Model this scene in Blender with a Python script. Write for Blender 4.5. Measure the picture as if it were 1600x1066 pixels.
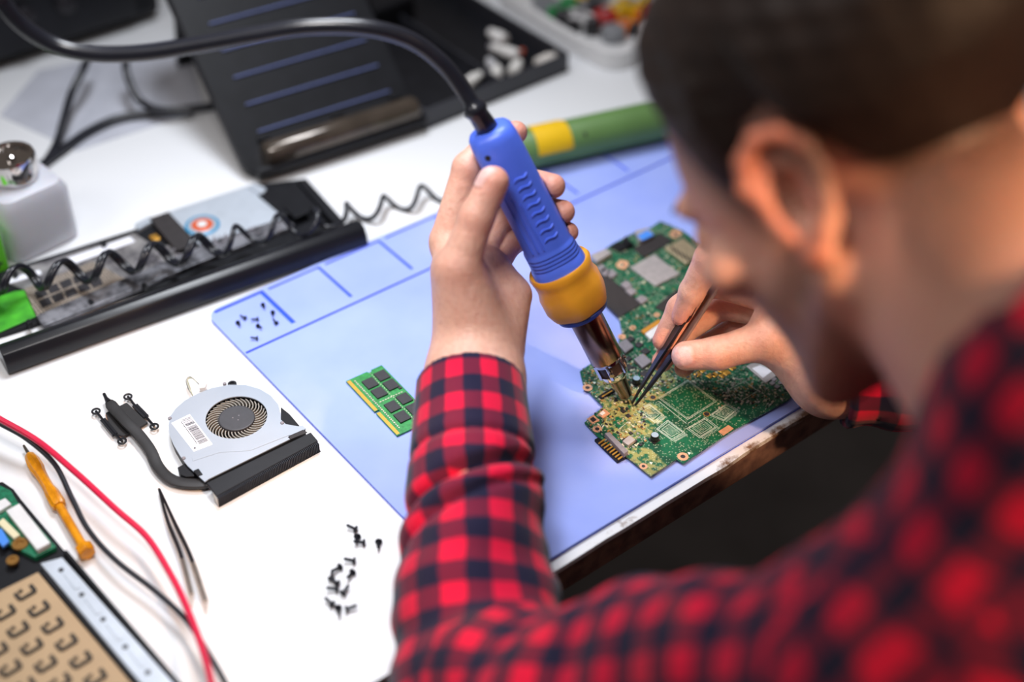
import bpy, bmesh, math, random
import numpy as np
from mathutils import Vector, Matrix
random.seed(7); np.random.seed(7)
for o in list(bpy.data.objects): bpy.data.objects.remove(o)
SC = bpy.context.scene; COL = SC.collection

# ------------------------------------------------------------------ camera
CAM = np.array([-0.3406, -0.7829, 0.6882]); YAW, PIT, ROL, FOC = -0.6856, 0.7122, 0.0224, 2219.6
def _rot():
    a, t, c = YAW, math.pi/2-PIT, ROL
    Rz = np.array([[math.cos(a), -math.sin(a), 0], [math.sin(a), math.cos(a), 0], [0, 0, 1]])
    Rx = np.array([[1, 0, 0], [0, math.cos(t), -math.sin(t)], [0, math.sin(t), math.cos(t)]])
    Rr = np.array([[math.cos(c), -math.sin(c), 0], [math.sin(c), math.cos(c), 0], [0, 0, 1]])
    return Rz@Rx@Rr
R = _rot()
cd = bpy.data.cameras.new('camera'); cam = bpy.data.objects.new('camera', cd); COL.objects.link(cam)
mw = Matrix.Identity(4)
for i in range(3):
    for j in range(3): mw[i][j] = R[i, j]
    mw[i][3] = CAM[i]
cam.matrix_world = mw
cd.sensor_width = 36; cd.lens = FOC/1600*36; cd.clip_start = 0.02; cd.clip_end = 30
cd.dof.use_dof = True; cd.dof.focus_distance = 0.972; cd.dof.aperture_fstop = 2.0; cd.dof.aperture_blades = 0
SC.camera = cam

# ------------------------------------------------------------------ light
SC.view_settings.view_transform = 'Standard'; SC.view_settings.look = 'None'
SC.view_settings.gamma = 1; SC.view_settings.use_curve_mapping = False; SC.view_settings.exposure = 0.0
W = bpy.data.worlds.new('room_light'); SC.world = W; W.use_nodes = True
W.node_tree.nodes['Background'].inputs[0].default_value = (1.0, 0.84, 0.74, 1)
W.node_tree.nodes['Background'].inputs[1].default_value = 0.11
def area(name, loc, target, size, power, color, sizey=None, spread=180):
    l = bpy.data.lights.new(name, 'AREA'); l.energy = power; l.color = color; l.size = size; l.spread = math.radians(spread)
    if sizey: l.shape = 'RECTANGLE'; l.size_y = sizey
    o = bpy.data.objects.new(name, l); COL.objects.link(o); o.location = loc
    d = Vector(target)-Vector(loc); o.rotation_euler = d.to_track_quat('-Z', 'Y').to_euler()
    return o
area('bench_lamp', (0.24, 0.20, 1.00), (0.03, -0.06, 0), 0.30, 2.25, (0.90, 0.94, 1.0), 0.32, 80)
area('overhead_fill', (-0.22, -0.30, 0.98), (0.07, -0.15, 0.02), 0.22, 0.74, (1.0, 0.97, 0.96), 0.22, 58)  # unseen overhead fill light, added to brighten the gun and left hand
area('left_softbox', (-0.78, 0.12, 0.82), (0.0, -0.02, 0), 0.4, 0.50, (1.0, 0.96, 0.93), 0.4, 80)
area('room_lamp', (0.35, -1.7, 1.5), (0.14, -0.64, 0.34), 0.12, 0.62, (1.0, 0.60, 0.34), None, 16)

# ------------------------------------------------------------------ picture geometry turned into places
def at(x, y, z=0.0):
    d = R@np.array([(x-800)/FOC, -(y-533)/FOC, -1.0]); return CAM+d*(z-CAM[2])/d[2]
def P(x, y, D):
    return CAM+R@(np.array([(x-800)/FOC, -(y-533)/FOC, -1.0])*D/1000)
TZ = -0.003       # the bench top; the mat's upper face is z = 0

# ------------------------------------------------------------------ materials
def lin(c):
    c = c.lstrip('#'); v = [int(c[i:i+2], 16)/255 for i in (0, 2, 4)]
    return tuple([x/12.92 if x <= .04045 else ((x+.055)/1.055)**2.4 for x in v])+(1,)
MATS = {}
def mat(name, col, rough=.5, metal=0, noise=0, nscale=200, bump=0, bscale=300, col2=None, spec=.5, sss=0, coat=0, trans=0):
    if name in MATS: return MATS[name]
    m = bpy.data.materials.new(name); m.use_nodes = True; nt = m.node_tree; b = nt.nodes['Principled BSDF']
    c = lin(col) if isinstance(col, str) else col
    b.inputs['Base Color'].default_value = c; b.inputs['Roughness'].default_value = rough; b.inputs['Metallic'].default_value = metal
    b.inputs['Specular IOR Level'].default_value = spec
    if coat: b.inputs['Coat Weight'].default_value = coat; b.inputs['Coat Roughness'].default_value = .1
    if sss: b.inputs['Subsurface Weight'].default_value = sss; b.inputs['Subsurface Radius'].default_value = (.9, .35, .2); b.inputs['Subsurface Scale'].default_value = .006
    if trans: b.inputs['Transmission Weight'].default_value = trans
    tc = nt.nodes.new('ShaderNodeTexCoord')
    if noise:
        n = nt.nodes.new('ShaderNodeTexNoise'); n.inputs['Scale'].default_value = nscale; n.inputs['Detail'].default_value = 4
        nt.links.new(tc.outputs['Object'], n.inputs['Vector'])
        r = nt.nodes.new('ShaderNodeMapRange'); r.inputs[1].default_value = .35; r.inputs[2].default_value = .65
        mx = nt.nodes.new('ShaderNodeMix'); mx.data_type = 'RGBA'
        c2 = lin(col2) if col2 else tuple([x*(1-noise) for x in c[:3]])+(1,)
        nt.links.new(n.outputs[0], r.inputs[0]); nt.links.new(r.outputs[0], mx.inputs[0])
        mx.inputs[6].default_value = c; mx.inputs[7].default_value = c2
        nt.links.new(mx.outputs[2], b.inputs['Base Color'])
    if bump:
        n = nt.nodes.new('ShaderNodeTexNoise'); n.inputs['Scale'].default_value = bscale; n.inputs['Detail'].default_value = 3
        nt.links.new(tc.outputs['Object'], n.inputs['Vector'])
        bp = nt.nodes.new('ShaderNodeBump'); bp.inputs['Strength'].default_value = bump; bp.inputs['Distance'].default_value = .0006
        nt.links.new(n.outputs[0], bp.inputs['Height']); nt.links.new(bp.outputs[0], b.inputs['Normal'])
    MATS[name] = m; return m
def node(nt, t, **k):
    n = nt.nodes.new(t)
    for a, v in k.items(): setattr(n, a, v)
    return n
def math_n(nt, op, a, b=None, clamp=False):
    n = nt.nodes.new('ShaderNodeMath'); n.operation = op; n.use_clamp = clamp
    for i, v in enumerate((a, b)):
        if v is None: continue
        if isinstance(v, (int, float)): n.inputs[i].default_value = v
        else: nt.links.new(v, n.inputs[i])
    return n.outputs[0]
def mix_n(nt, f, a, b):
    n = nt.nodes.new('ShaderNodeMix'); n.data_type = 'RGBA'
    if isinstance(f, (int, float)): n.inputs[0].default_value = f
    else: nt.links.new(f, n.inputs[0])
    for i, v in ((6, a), (7, b)):
        if isinstance(v, tuple): n.inputs[i].default_value = v
        else: nt.links.new(v, n.inputs[i])
    return n.outputs[2]

black = mat('black_plastic', '#1a1b20', .45, noise=.25, nscale=60, bump=.1, spec=.22)
satin = mat('satin_black', '#1b1c22', .32, spec=.4, noise=.2, nscale=40, bump=.05)
rubber = mat('black_rubber', '#1c1e28', .28, noise=.2, nscale=50, spec=.6, bump=.05, bscale=120)
chrome = mat('chrome', '#d8d4d2', .08, 1, noise=.08, nscale=80)
brushed = mat('brushed_steel', '#b0a69c', .28, 1, noise=.12, nscale=120)
silver = mat('silver_sheet', '#c3ccd8', .45, .35, noise=.1, nscale=60, bump=.1)
gold = mat('gold_plate', '#e0a84a', .35, .7, noise=.15, nscale=300)
copper = mat('copper_pad', '#e8b08c', .45, .3, noise=.15, nscale=400)
whitep = mat('white_plastic', '#e8e8ea', .4, noise=.06, nscale=100)
greenp = mat('green_board', '#13805a', .4, noise=.5, nscale=330, col2='#0c5c40', bump=.15, bscale=900)
chipm = mat('chip_black', '#2c2a30', .5, noise=.25, nscale=500, bump=.1, bscale=1500)
chipg = mat('chip_grey', '#8e8a92', .5, .1, noise=.15, nscale=400)
tin = mat('solder_tin', '#cfd2cf', .3, .7, noise=.3, nscale=900)

# ------------------------------------------------------------------ mesh builder
class MB:
    def __init__(s): s.v = []; s.f = []
    def add(s, vs, fs):
        n = len(s.v); s.v += [tuple(map(float, p)) for p in vs]; s.f += [tuple(i+n for i in f) for f in fs]; return s
    def hexa(s, bot, top):
        n = len(bot); fs = [tuple(range(n))[::-1], tuple(range(n, 2*n))]
        for i in range(n): j = (i+1) % n; fs.append((i, j, n+j, n+i))
        return s.add(list(bot)+list(top), fs)
    def box(s, c, size, M=None):
        c = np.array(c, float); h = np.array(size)/2
        M = np.eye(3) if M is None else np.array(M)
        q = [(-1, -1), (1, -1), (1, 1), (-1, 1)]
        return s.hexa([c+M@np.array([a*h[0], b*h[1], -h[2]]) for a, b in q], [c+M@np.array([a*h[0], b*h[1], h[2]]) for a, b in q])
    def prism(s, pts, z0, z1):
        pts = [tuple(p)[:2] for p in pts]
        A = sum(pts[i][0]*pts[(i+1) % len(pts)][1]-pts[(i+1) % len(pts)][0]*pts[i][1] for i in range(len(pts)))
        if A < 0: pts = pts[::-1]
        return s.hexa([(x, y, z0) for x, y in pts], [(x, y, z1) for x, y in pts])
    def pprism(s, px, z0, z1):          # an outline seen on the face z1
        return s.prism([at(x, y, z1) for x, y in px], z0, z1)
    def tube(s, pts, r, n=12, caps=True):
        pts = [np.array(p, float) for p in pts]; m = len(pts)
        if not hasattr(r, '__len__'): r = [r]*m
        T = [pts[min(i+1, m-1)]-pts[max(i-1, 0)] for i in range(m)]; T = [t/(np.linalg.norm(t)+1e-12) for t in T]
        a = np.array([0, 0, 1.]) if abs(T[0][2]) < .9 else np.array([1., 0, 0])
        N = np.cross(T[0], a); N /= np.linalg.norm(N); vs = []
        for i in range(m):
            N = N-T[i]*N.dot(T[i]); N /= np.linalg.norm(N); B = np.cross(T[i], N)
            for k in range(n):
                t = 2*math.pi*k/n; vs.append(pts[i]+r[i]*(math.cos(t)*N+math.sin(t)*B))
        fs = []
        for i in range(m-1):
            for k in range(n):
                l = (k+1) % n; fs.append((i*n+k, i*n+l, (i+1)*n+l, (i+1)*n+k))
        if caps: fs.append(tuple(range(n))[::-1]); fs.append(tuple(range((m-1)*n, m*n)))
        return s.add(vs, fs)
    def lathe(s, o, ax, prof, n=32, power=2, asp=1, ref=None, mod=None):   # prof: (distance along axis, radius)
        o = np.array(o, float); ax = np.array(ax, float); ax /= np.linalg.norm(ax)
        ref = np.array([0, 0, 1.]) if ref is None else np.array(ref, float)
        if abs(ref.dot(ax)) > .95*np.linalg.norm(ref): ref = np.array([1., 0, 0])
        N = ref-ax*ref.dot(ax); N /= np.linalg.norm(N); B = np.cross(ax, N); vs = []
        for (d, r) in prof:
            for k in range(n):
                t = 2*math.pi*k/n; c, si = math.cos(t), math.sin(t)
                q = (abs(c)**power+abs(si)**power)**(-1/power); rr = r*q*(mod(d, t) if mod else 1)
                vs.append(o+ax*d+rr*(c*N+si*asp*B))
        fs = []; m = len(prof)
        for i in range(m-1):
            for k in range(n):
                l = (k+1) % n; fs.append((i*n+k, i*n+l, (i+1)*n+l, (i+1)*n+k))
        fs.append(tuple(range(n))[::-1]); fs.append(tuple(range((m-1)*n, m*n)))
        return s.add(vs, fs)
    def mesh(s, name, off=(0, 0, 0)):
        me = bpy.data.meshes.new(name); off = np.array(off)
        me.from_pydata([tuple(np.array(v)-off) for v in s.v], [], s.f); me.update()
        bm = bmesh.new(); bm.from_mesh(me); bmesh.ops.recalc_face_normals(bm, faces=bm.faces); bm.to_mesh(me); bm.free()
        return me
    def build(s, name, m, parent=None, smooth=False, bevel=0, label=None, loc=None, kind=None, seg=2):
        if parent is not None: off = base_of(parent)
        else:
            if loc is None:
                a = np.array(s.v); loc = ((a[:, 0].min()+a[:, 0].max())/2, (a[:, 1].min()+a[:, 1].max())/2, a[:, 2].min())
            off = loc
        o = bpy.data.objects.new(name, s.mesh(name, off)); COL.objects.link(o)
        if m: o.data.materials.append(m)
        if parent is not None: o.parent = parent
        else: o.location = loc
        if smooth:
            for p in o.data.polygons: p.use_smooth = True
            try: o.data.set_sharp_from_angle(angle=math.radians(smooth if smooth > 1 else 40))
            except Exception: pass
        if bevel:
            b = o.modifiers.new('bevel', 'BEVEL'); b.width = bevel; b.segments = seg; b.limit_method = 'ANGLE'
        if label: o['label'] = label
        if kind: o['kind'] = kind
        return o
def base_of(o):
    p = np.zeros(3)
    while o is not None: p = p+np.array(o.location); o = o.parent
    return p
def tag(o, label=None, cat=None, group=None, kind=None):
    if label: o['label'] = label
    if cat: o['category'] = cat
    if group: o['group'] = group
    if kind: o['kind'] = kind
    return o
def thing(name, loc, label, cat, group=None):
    o = bpy.data.objects.new(name, None); COL.objects.link(o); o.location = tuple(loc); o.empty_display_size = .02
    return tag(o, label, cat, group)
def inst(name, me, parent, loc, rot=(0, 0, 0), scale=None):
    o = bpy.data.objects.new(name, me); COL.objects.link(o); o.parent = parent
    o.location = tuple(np.array(loc)-base_of(parent)); o.rotation_euler = rot
    if scale: o.scale = scale
    return o
def spline(pts, n=8):
    p = [np.array(a, float) for a in pts]; p = [2*p[0]-p[1]]+p+[2*p[-1]-p[-2]]; out = []
    for i in range(1, len(p)-2):
        for k in range(n):
            t = k/n; a, b, c, d = p[i-1], p[i], p[i+1], p[i+2]
            out.append(.5*((2*b)+(-a+c)*t+(2*a-5*b+4*c-d)*t*t+(-a+3*b-3*c+d)*t**3))
    out.append(p[-2]); return out
def unit(v): v = np.array(v, float); return v/np.linalg.norm(v)

# ------------------------------------------------------------------ setting
fm = mat('dark_floor', '#86868a', .8, noise=.3, nscale=8)
o = MB().box((0.3, -0.2, -0.765), (4.4, 4.4, .03)).build('floor', fm); tag(o, kind='structure')

# ------------------------------------------------------------------ workbench
def bench_material():
    m = bpy.data.materials.new('bench_laminate'); m.use_nodes = True; nt = m.node_tree; b = nt.nodes['Principled BSDF']
    tc = nt.nodes.new('ShaderNodeTexCoord'); sp = nt.nodes.new('ShaderNodeSeparateXYZ'); nt.links.new(tc.outputs['Object'], sp.inputs[0])
    n = node(nt, 'ShaderNodeTexNoise'); n.inputs['Scale'].default_value = 45; n.inputs['Detail'].default_value = 8; n.inputs['Roughness'].default_value = .7
    nt.links.new(tc.outputs['Object'], n.inputs['Vector'])
    n2 = node(nt, 'ShaderNodeTexNoise'); n2.inputs['Scale'].default_value = 300; nt.links.new(tc.outputs['Object'], n2.inputs['Vector'])
    # wear: only on the last centimetres at the front edge, stronger to the right
    y = math_n(nt, 'MULTIPLY', math_n(nt, 'ADD', sp.outputs[1], -.010), -140, True)
    xr = math_n(nt, 'MULTIPLY', math_n(nt, 'ADD', sp.outputs[0], -.46), 4.5, True)
    w = math_n(nt, 'MULTIPLY', math_n(nt, 'MULTIPLY', math_n(nt, 'ADD', xr, .35), .36), y)
    d = math_n(nt, 'MULTIPLY', math_n(nt, 'ADD', math_n(nt, 'ADD', n.outputs[0], w), -.68), 7, True)
    d2 = math_n(nt, 'MULTIPLY', math_n(nt, 'ADD', n2.outputs[0], -.74), 12, True)
    c = mix_n(nt, d, lin('#e9ebef'), lin('#7a5b44')); c = mix_n(nt, d2, c, lin('#c9cacc'))
    nt.links.new(c, b.inputs['Base Color']); b.inputs['Roughness'].default_value = .42
    return m
EY = at(905, 869, TZ)[1]
bench = thing('workbench', (-0.3, EY, TZ), 'white laminate workbench with a worn, chipped front edge', 'table')
bev = []
xs = np.linspace(-.36, 1.25, 90)
front = [(x, EY+(.0006*math.sin(x*90)+.0004*math.sin(x*211+1)+.0003*math.sin(x*640))*(1 if x > .2 else .3)+(.003*math.exp(-((x-.262)/.01)**2))) for x in xs]
pts = front+[(1.25, .75), (-.36, .75)]
MB().prism(pts, TZ-.004, TZ).build('tabletop', bench_material(), bench)
core = mat('chipboard', '#8a6a5c', .8, noise=.4, nscale=90, col2='#5e4440', bump=.4)
MB().box((.445, (EY+.002+.75)/2, TZ-.018), (1.606, .75-EY-.004, .0279)).build('board_core', core, bench, bevel=.002, label='brown chipboard core')
darkm = mat('dark_leg', '#2a2828', .6, noise=.2)
for x in (-.3, 1.18):
    for y in (EY+.1, .68): MB().box((x, y, -.391), (.05, .05, .718)).build('leg', darkm, bench, bevel=.003)

# ------------------------------------------------------------------ repair mat
MY = -.3446; G = .0585
matm = mat('silicone_blue', '#a2b4fb', .62, noise=.10, nscale=18, col2='#99acf9', bump=.08, bscale=500, spec=.3)
matd = mat('silicone_blue_deep', '#1e55f0', .6, noise=.05, nscale=50)
rm = thing('repair_mat', (0.0, MY, TZ), 'periwinkle blue silicone repair mat with compartments along its back edge', 'mat')
def rrect(x0, y0, x1, y1, r, n=6):
    out = []
    for cx, cy, a in ((x1-r, y1-r, 0), (x0+r, y1-r, 90), (x0+r, y0+r, 180), (x1-r, y0+r, 270)):
        for k in range(n+1):
            t = math.radians(a+90*k/n); out.append((cx+r*math.cos(t), cy+r*math.sin(t)))
    return out
def slab_with_holes(outer, holes, z0, z1, name, m, parent, label=None):
    bm = bmesh.new(); es = []
    off = base_of(parent)
    for loop in [outer]+holes:
        vs = [bm.verts.new((x-off[0], y-off[1], z1-off[2])) for x, y in loop]
        for i in range(len(vs)): es.append(bm.edges.new((vs[i], vs[(i+1) % len(vs)])))
    bmesh.ops.triangle_fill(bm, use_beauty=True, use_dissolve=False, edges=es)
    top = list(bm.faces)
    r = bmesh.ops.extrude_face_region(bm, geom=top)
    for v in [g for g in r['geom'] if isinstance(g, bmesh.types.BMVert)]: v.co.z = z0-off[2]
    bmesh.ops.recalc_face_normals(bm, faces=bm.faces)
    me = bpy.data.meshes.new(name); bm.to_mesh(me); bm.free()
    o = bpy.data.objects.new(name, me); COL.objects.link(o); o.parent = parent; me.materials.append(m)
    if label: o['label'] = label
    return o
D1, D2, D3 = .0468, .0983, .1554
holes = []
def gro(x0, y0, x1, y1): holes.append([(x0, y0), (x1, y0), (x1, y1), (x0, y1)])
gro(.0010, -G-.0011, .515, -G+.0011)
prev = .006
for i, d in enumerate((D1, D2, D3, .2125, .2696, .3267, .3838, .4409, .498)):
    w = .0036 if i == 0 else .0026
    holes.append([(prev+(.0 if i == 0 else .006), -.0052), (d-w/2-(0), -.0052), (d-w/2, -.0505), (d+w/2+.0002, -.0505), (d+w/2, -.0052+w*.7), (d+w/2-.001, -.0052+w*.8), (prev+(.0 if i == 0 else .006), -.0052+w*.8)])
    prev = d
slab_with_holes(rrect(0, MY, .56, 0, .012), holes, TZ+.0014, 0, 'mat_sheet', matm, rm)
MB().prism(rrect(.0002, MY+.0002, .5598, -.0002, .012), TZ, TZ+.0014).build('mat_backing', matd, rm, label='saturated blue underlayer showing in the grooves')

# ------------------------------------------------------------------ memory module
ramc = np.array([.0412, -.1299]); rt = -.0408
e1 = np.array([math.cos(rt), math.sin(rt)]); e2 = np.array([e1[1], -e1[0]])
def RL(a, b): return ramc+e1*a+e2*b       # a across (0-.030), b along (0-.0676)
ram = thing('memory_module', (*RL(.015, .0338), 0), 'green memory module with gold contacts beside the left hand', 'circuit board')
out = [RL(*p) for p in ((0, 0), (.0175, 0), (.0180, .0016), (.0205, .0016), (.021, 0), (.030, 0), (.030, .0676), (0, .0676), (0, .0405), (.0035, .0405), (.0035, .0385), (0, .0385))]
ramg = mat('ram_green', '#2f9a4c', .38, noise=.5, nscale=420, col2='#1f7a3a', bump=.2, bscale=1200)
MB().prism(out, .0006, .0018).build('circuit_board', ramg, ram)
mbb = MB()
for b0, b1 in ((.001, .0380), (.0410, .0666)):
    k = b0
    while k < b1: mbb.prism([RL(.0003, k), RL(.0028, k), RL(.0028, k+.00048), RL(.0003, k+.00048)], .0018, .00186); k += .0006
tag(mbb.build('gold_contacts', mat('contact_gold', '#f0b24c', .35, .5), ram), kind='stuff')
for a0, off in ((.0083, 0), (.0195, -.0035)):
    for k, b0 in enumerate((.0075, .0195, .0370, .0495)):
        b0 = b0+off*.6
        c = [RL(a0, b0), RL(a0+.0088, b0), RL(a0+.0088, b0+.0098), RL(a0, b0+.0098)]
        MB().prism(c, .0018, .0029).build('memory_chip', chipm, ram, bevel=.0002)
mbb = MB()
def tiny(mb, c, ang, sx, sy, z0, h):
    ca, sa = math.cos(ang), math.sin(ang); mb.box((c[0], c[1], z0+h/2), (sx, sy, h), [[ca, -sa, 0], [sa, ca, 0], [0, 0, 1]])
for k in range(30): tiny(mbb, RL(.0052, .004+k*.002), rt, .0008 if k % 2 else .0011, .0012, .0018, .0004)
for k in range(26): tiny(mbb, RL(.0184+.0003*math.sin(k), .003+k*.0024), rt, .0005, .001, .0018, .0003)
for k in range(9): tiny(mbb, RL(.0085+k*.0022, .0328), rt, .0014, .0008, .0018, .0004)
mbb.build('surface_parts', mat('smd_pale', '#d8d8c0', .5, noise=.3, nscale=600), ram, kind='stuff')
tiny(q := MB(), RL(.0275, .0285), rt, .0022, .0022, .0018, .0008); q.build('memory_chip', chipm, ram)

# ------------------------------------------------------------------ screws
screwm = mat('screw_black', '#22242c', .35, .6, noise=.2, nscale=900)
def screw_meshes():
    h = MB().lathe((0, 0, 0), (0, 0, 1), [(0, .0016), (.0002, .0022), (.0010, .0022), (.0014, .0017), (.0014, .0008), (.0009, .0006)], 14)
    t = MB().lathe((0, 0, 0), (0, 0, -1), [(0, .0010)]+[(.0005*i, .0010 if i % 2 else .0008) for i in range(1, 11)]+[(.0056, .0003)], 10)
    return h.mesh('screw_head'), t.mesh('thread')
hm, tm = screw_meshes(); hm.materials.append(screwm); tm.materials.append(screwm)
for me in (hm, tm):
    for p in me.polygons: p.use_smooth = True
def screw(px, py, z, rot, label, group, s=1.0):
    p = at(px, py, z+.002)
    t = bpy.data.objects.new('screw', None); COL.objects.link(t); t.empty_display_size = .003
    lie = rot[0] > .3
    t.location = (p[0], p[1], z+(.0022*s if lie else .0056*s)); t.rotation_euler = rot; t.scale = (s, s, s); tag(t, label, 'screw', group)
    for n, me in (('screw_head', hm), ('thread', tm)):
        o = bpy.data.objects.new(n, me); COL.objects.link(o); o.parent = t
matscr = [((570, 290), 'small black screw nearest the back groove of the mat corner compartment', 2.9), ((665, 365), 'small black screw closest to the deep blue divider', 2.6),
    ((390, 415), 'small shiny screw with a bright glint in the mat compartment', .4), ((325, 465), 'leftmost small black screw in the mat compartment', 3.0),
    ((510, 428), 'upper of the two touching screws mid compartment', 1.2), ((523, 495), 'lower of the two touching screws mid compartment', 3.3),
    ((698, 463), 'rightmost small black screw, upright, in the mat compartment', 0), ((505, 615), 'frontmost small black screw in the mat compartment, near the long groove', .9)]
for i, ((x, y), lb, a) in enumerate(matscr):
    rx = math.pi*.55 if i % 3 != 0 else math.pi
    screw(320+x/6.27, 430+y/6.27, 0, (rx if rx < 3 else 1.75, 0, a), lb, 'screws in the mat compartment', .8)
tabscr = [(500, 175), (515, 225), (547, 255), (640, 255), (490, 360), (410, 400), (485, 432), (365, 460), (395, 490), (390, 525), (435, 545), (365, 610), (405, 640), (460, 640)]
tl = ['topmost black screw of the loose group on the white bench', 'long black screw lying just below the topmost one on the bench', 'third black screw down in the loose group, left of the lone one',
 'lone black screw closest to the plaid sleeve', 'black screw with its head up right above the middle cluster', 'dark screw crossing another at the top left of the middle cluster', 'black screw right of the middle cluster pointing left',
 'leftmost black screw of the middle cluster', 'black screw leaning in the centre of the middle cluster', 'black screw at the lower left of the middle cluster', 'black screw at the lower right of the middle cluster',
 'left screw of the frontmost trio on the bench', 'middle screw of the frontmost trio on the bench', 'right screw of the frontmost trio on the bench']
for i, ((x, y), lb) in enumerate(zip(tabscr, tl)):
    screw(420+x/3.727, 780+y/3.727, TZ, (1.75, 0, [.5, 2.4, .9, 2.5, .8, 1.7, 2.0, -.7, .3, .9, -1.2, .2, 2.7, -1.9][i]), lb, 'loose screws on the white bench', 1.08)

# ------------------------------------------------------------------ main board
ZB = .0030
pcb_px = [(906, 580), (912, 603), (943, 635), (913, 660), (935, 683), (981, 715), (1017, 744), (1057, 717.5), (1067.5, 724), (1146, 672), (1232, 625), (1262, 588), (1235, 500), (1160, 425), (1092, 378), (1067, 360), (1032, 345), (1012, 358), (989, 364), (956, 381), (925, 403), (915, 430), (934, 467), (952, 478), (967, 495), (972, 522), (962, 545), (935, 560)]
pcb = thing('main_circuit_board', at(1060, 600, ZB-.0014), 'green laptop main board being repaired under the hot air nozzle', 'circuit board')
def pcb_material():
    m = bpy.data.materials.new('main_board_green'); m.use_nodes = True; nt = m.node_tree; b = nt.nodes['Principled BSDF']
    tc = nt.nodes.new('ShaderNodeTexCoord'); base = base_of(pcb)
    rotm = node(nt, 'ShaderNodeMapping'); rotm.inputs['Rotation'].default_value = (0, 0, math.radians(-3)); nt.links.new(tc.outputs['Object'], rotm.inputs[0])
    n = node(nt, 'ShaderNodeTexNoise'); n.inputs['Scale'].default_value = 90; n.inputs['Detail'].default_value = 3; nt.links.new(tc.outputs['Object'], n.inputs['Vector'])
    v = node(nt, 'ShaderNodeTexVoronoi'); v.distance = 'CHEBYCHEV'; v.inputs['Scale'].default_value = 620; nt.links.new(rotm.outputs[0], v.inputs['Vector'])
    sp = node(nt, 'ShaderNodeSeparateXYZ'); nt.links.new(rotm.outputs[0], sp.inputs[0])
    wx = math_n(nt, 'SINE', math_n(nt, 'MULTIPLY', sp.outputs[0], 7000)); wy = math_n(nt, 'SINE', math_n(nt, 'MULTIPLY', sp.outputs[1], 7000))
    base_c = mix_n(nt, math_n(nt, 'MULTIPLY', math_n(nt, 'ADD', n.outputs[0], -.45), 6, True), lin('#085c40'), lin('#06402e'))
    # traces
    tr = math_n(nt, 'GREATER_THAN', math_n(nt, 'MULTIPLY', wx, wy), .55)
    base_c = mix_n(nt, math_n(nt, 'MULTIPLY', tr, .22), base_c, lin('#58b08a'))
    dots = math_n(nt, 'LESS_THAN', v.outputs['Distance'], .24)
    n2 = node(nt, 'ShaderNodeTexNoise'); n2.inputs['Scale'].default_value = 260; nt.links.new(tc.outputs['Object'], n2.inputs['Vector'])
    mask = None
    for (x, y, r) in ((1000, 725, .017), (985, 650, .022), (1010, 615, .012), (1030, 590, .012), (962, 640, .015), (950, 600, .012)):
        c = at(x, y, ZB)-base
        d = node(nt, 'ShaderNodeVectorMath', operation='DISTANCE'); nt.links.new(tc.outputs['Object'], d.inputs[0]); d.inputs[1].default_value = tuple(c)
        q = math_n(nt, 'MULTIPLY', math_n(nt, 'SUBTRACT', r, math_n(nt, 'ADD', d.outputs['Value'], math_n(nt, 'MULTIPLY', math_n(nt, 'ADD', n.outputs[0], -.5), .02))), 400, True)
        mask = q if mask is None else math_n(nt, 'MAXIMUM', mask, q)
    g = math_n(nt, 'MULTIPLY', mask, math_n(nt, 'MULTIPLY', math_n(nt, 'ADD', n2.outputs[0], -.38), 6, True))
    base_c = mix_n(nt, math_n(nt, 'MULTIPLY', g, .52), base_c, lin('#c9bd72'))
    base_c = mix_n(nt, math_n(nt, 'MULTIPLY', dots, .35), base_c, lin('#d8e6c8'))
    nt.links.new(base_c, b.inputs['Base Color']); b.inputs['Roughness'].default_value = .3
    bp = node(nt, 'ShaderNodeBump'); bp.inputs['Strength'].default_value = .2; bp.inputs['Distance'].default_value = .0003; nt.links.new(v.outputs['Distance'], bp.inputs['Height']); nt.links.new(bp.outputs[0], b.inputs['Normal'])
    return m
MB().pprism(pcb_px, ZB-.0014, ZB).build('board', pcb_material(), pcb, bevel=.0003, seg=1)
A = lambda x, y: (880+x/3.9475, 330+y/3.9475)      # upper half, read from the enlarged crop
Bq = lambda x, y: (880+x/3.9475, 530+y/3.9475)     # lower half
def comp(name, pts, h, m, f=A, label=None, bevel=.0003, z0=ZB):
    return MB().pprism([f(*p) for p in pts], z0, z0+h).build(name, m, pcb, bevel=bevel, label=label)
tape = mat('black_tape', '#2b2628', .6, noise=.3, nscale=200, bump=.2)
shield = mat('shield_grey', '#b9b4b6', .45, .4, noise=.15, nscale=200)
comp('insulating_tape', [(430, 230), (600, 135), (680, 180), (500, 285)], .0012, tape, label='black insulating tape')
comp('shield_can', [(415, 345), (560, 265), (720, 385), (570, 460)], .0018, shield, label='pale grey metal shield')
cs = comp('card_slot', [(625, 225), (740, 165), (855, 262), (760, 325)], .003, mat('slot_metal', '#c8b89a', .35, .6, noise=.2, nscale=200), label='metal card slot')
for k in range(5): comp('slot_cut', [(665+k*28, 218+k*17), (672+k*28, 214+k*17), (690+k*28, 250+k*17), (683+k*28, 254+k*17)], .0004, black, z0=ZB+.003, bevel=0)
comp('insulating_tape', [(205, 360), (300, 420), (490, 570), (345, 655), (210, 520)], .0010, tape)
comp('insulating_tape', [(565, 590), (700, 480), (760, 530), (640, 625)], .0012, tape)
comp('ribbon_socket', [(440, 120), (520, 100), (560, 140), (470, 185)], .004, shield)
comp('ribbon_socket', [(455, 150), (520, 115), (560, 145), (490, 180)], .0006, mat('blue_plastic', '#4a8ff0', .4), z0=ZB+.004, label='blue plastic latch')
comp('edge_socket', [(165, 270), (260, 230), (300, 255), (210, 310)], .0045, shield)
comp('edge_socket', [(290, 215), (330, 190), (420, 185), (440, 205), (350, 240)], .003, black)
comp('edge_socket', [(365, 175), (385, 150), (420, 190), (400, 205)], .005, black)
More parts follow.
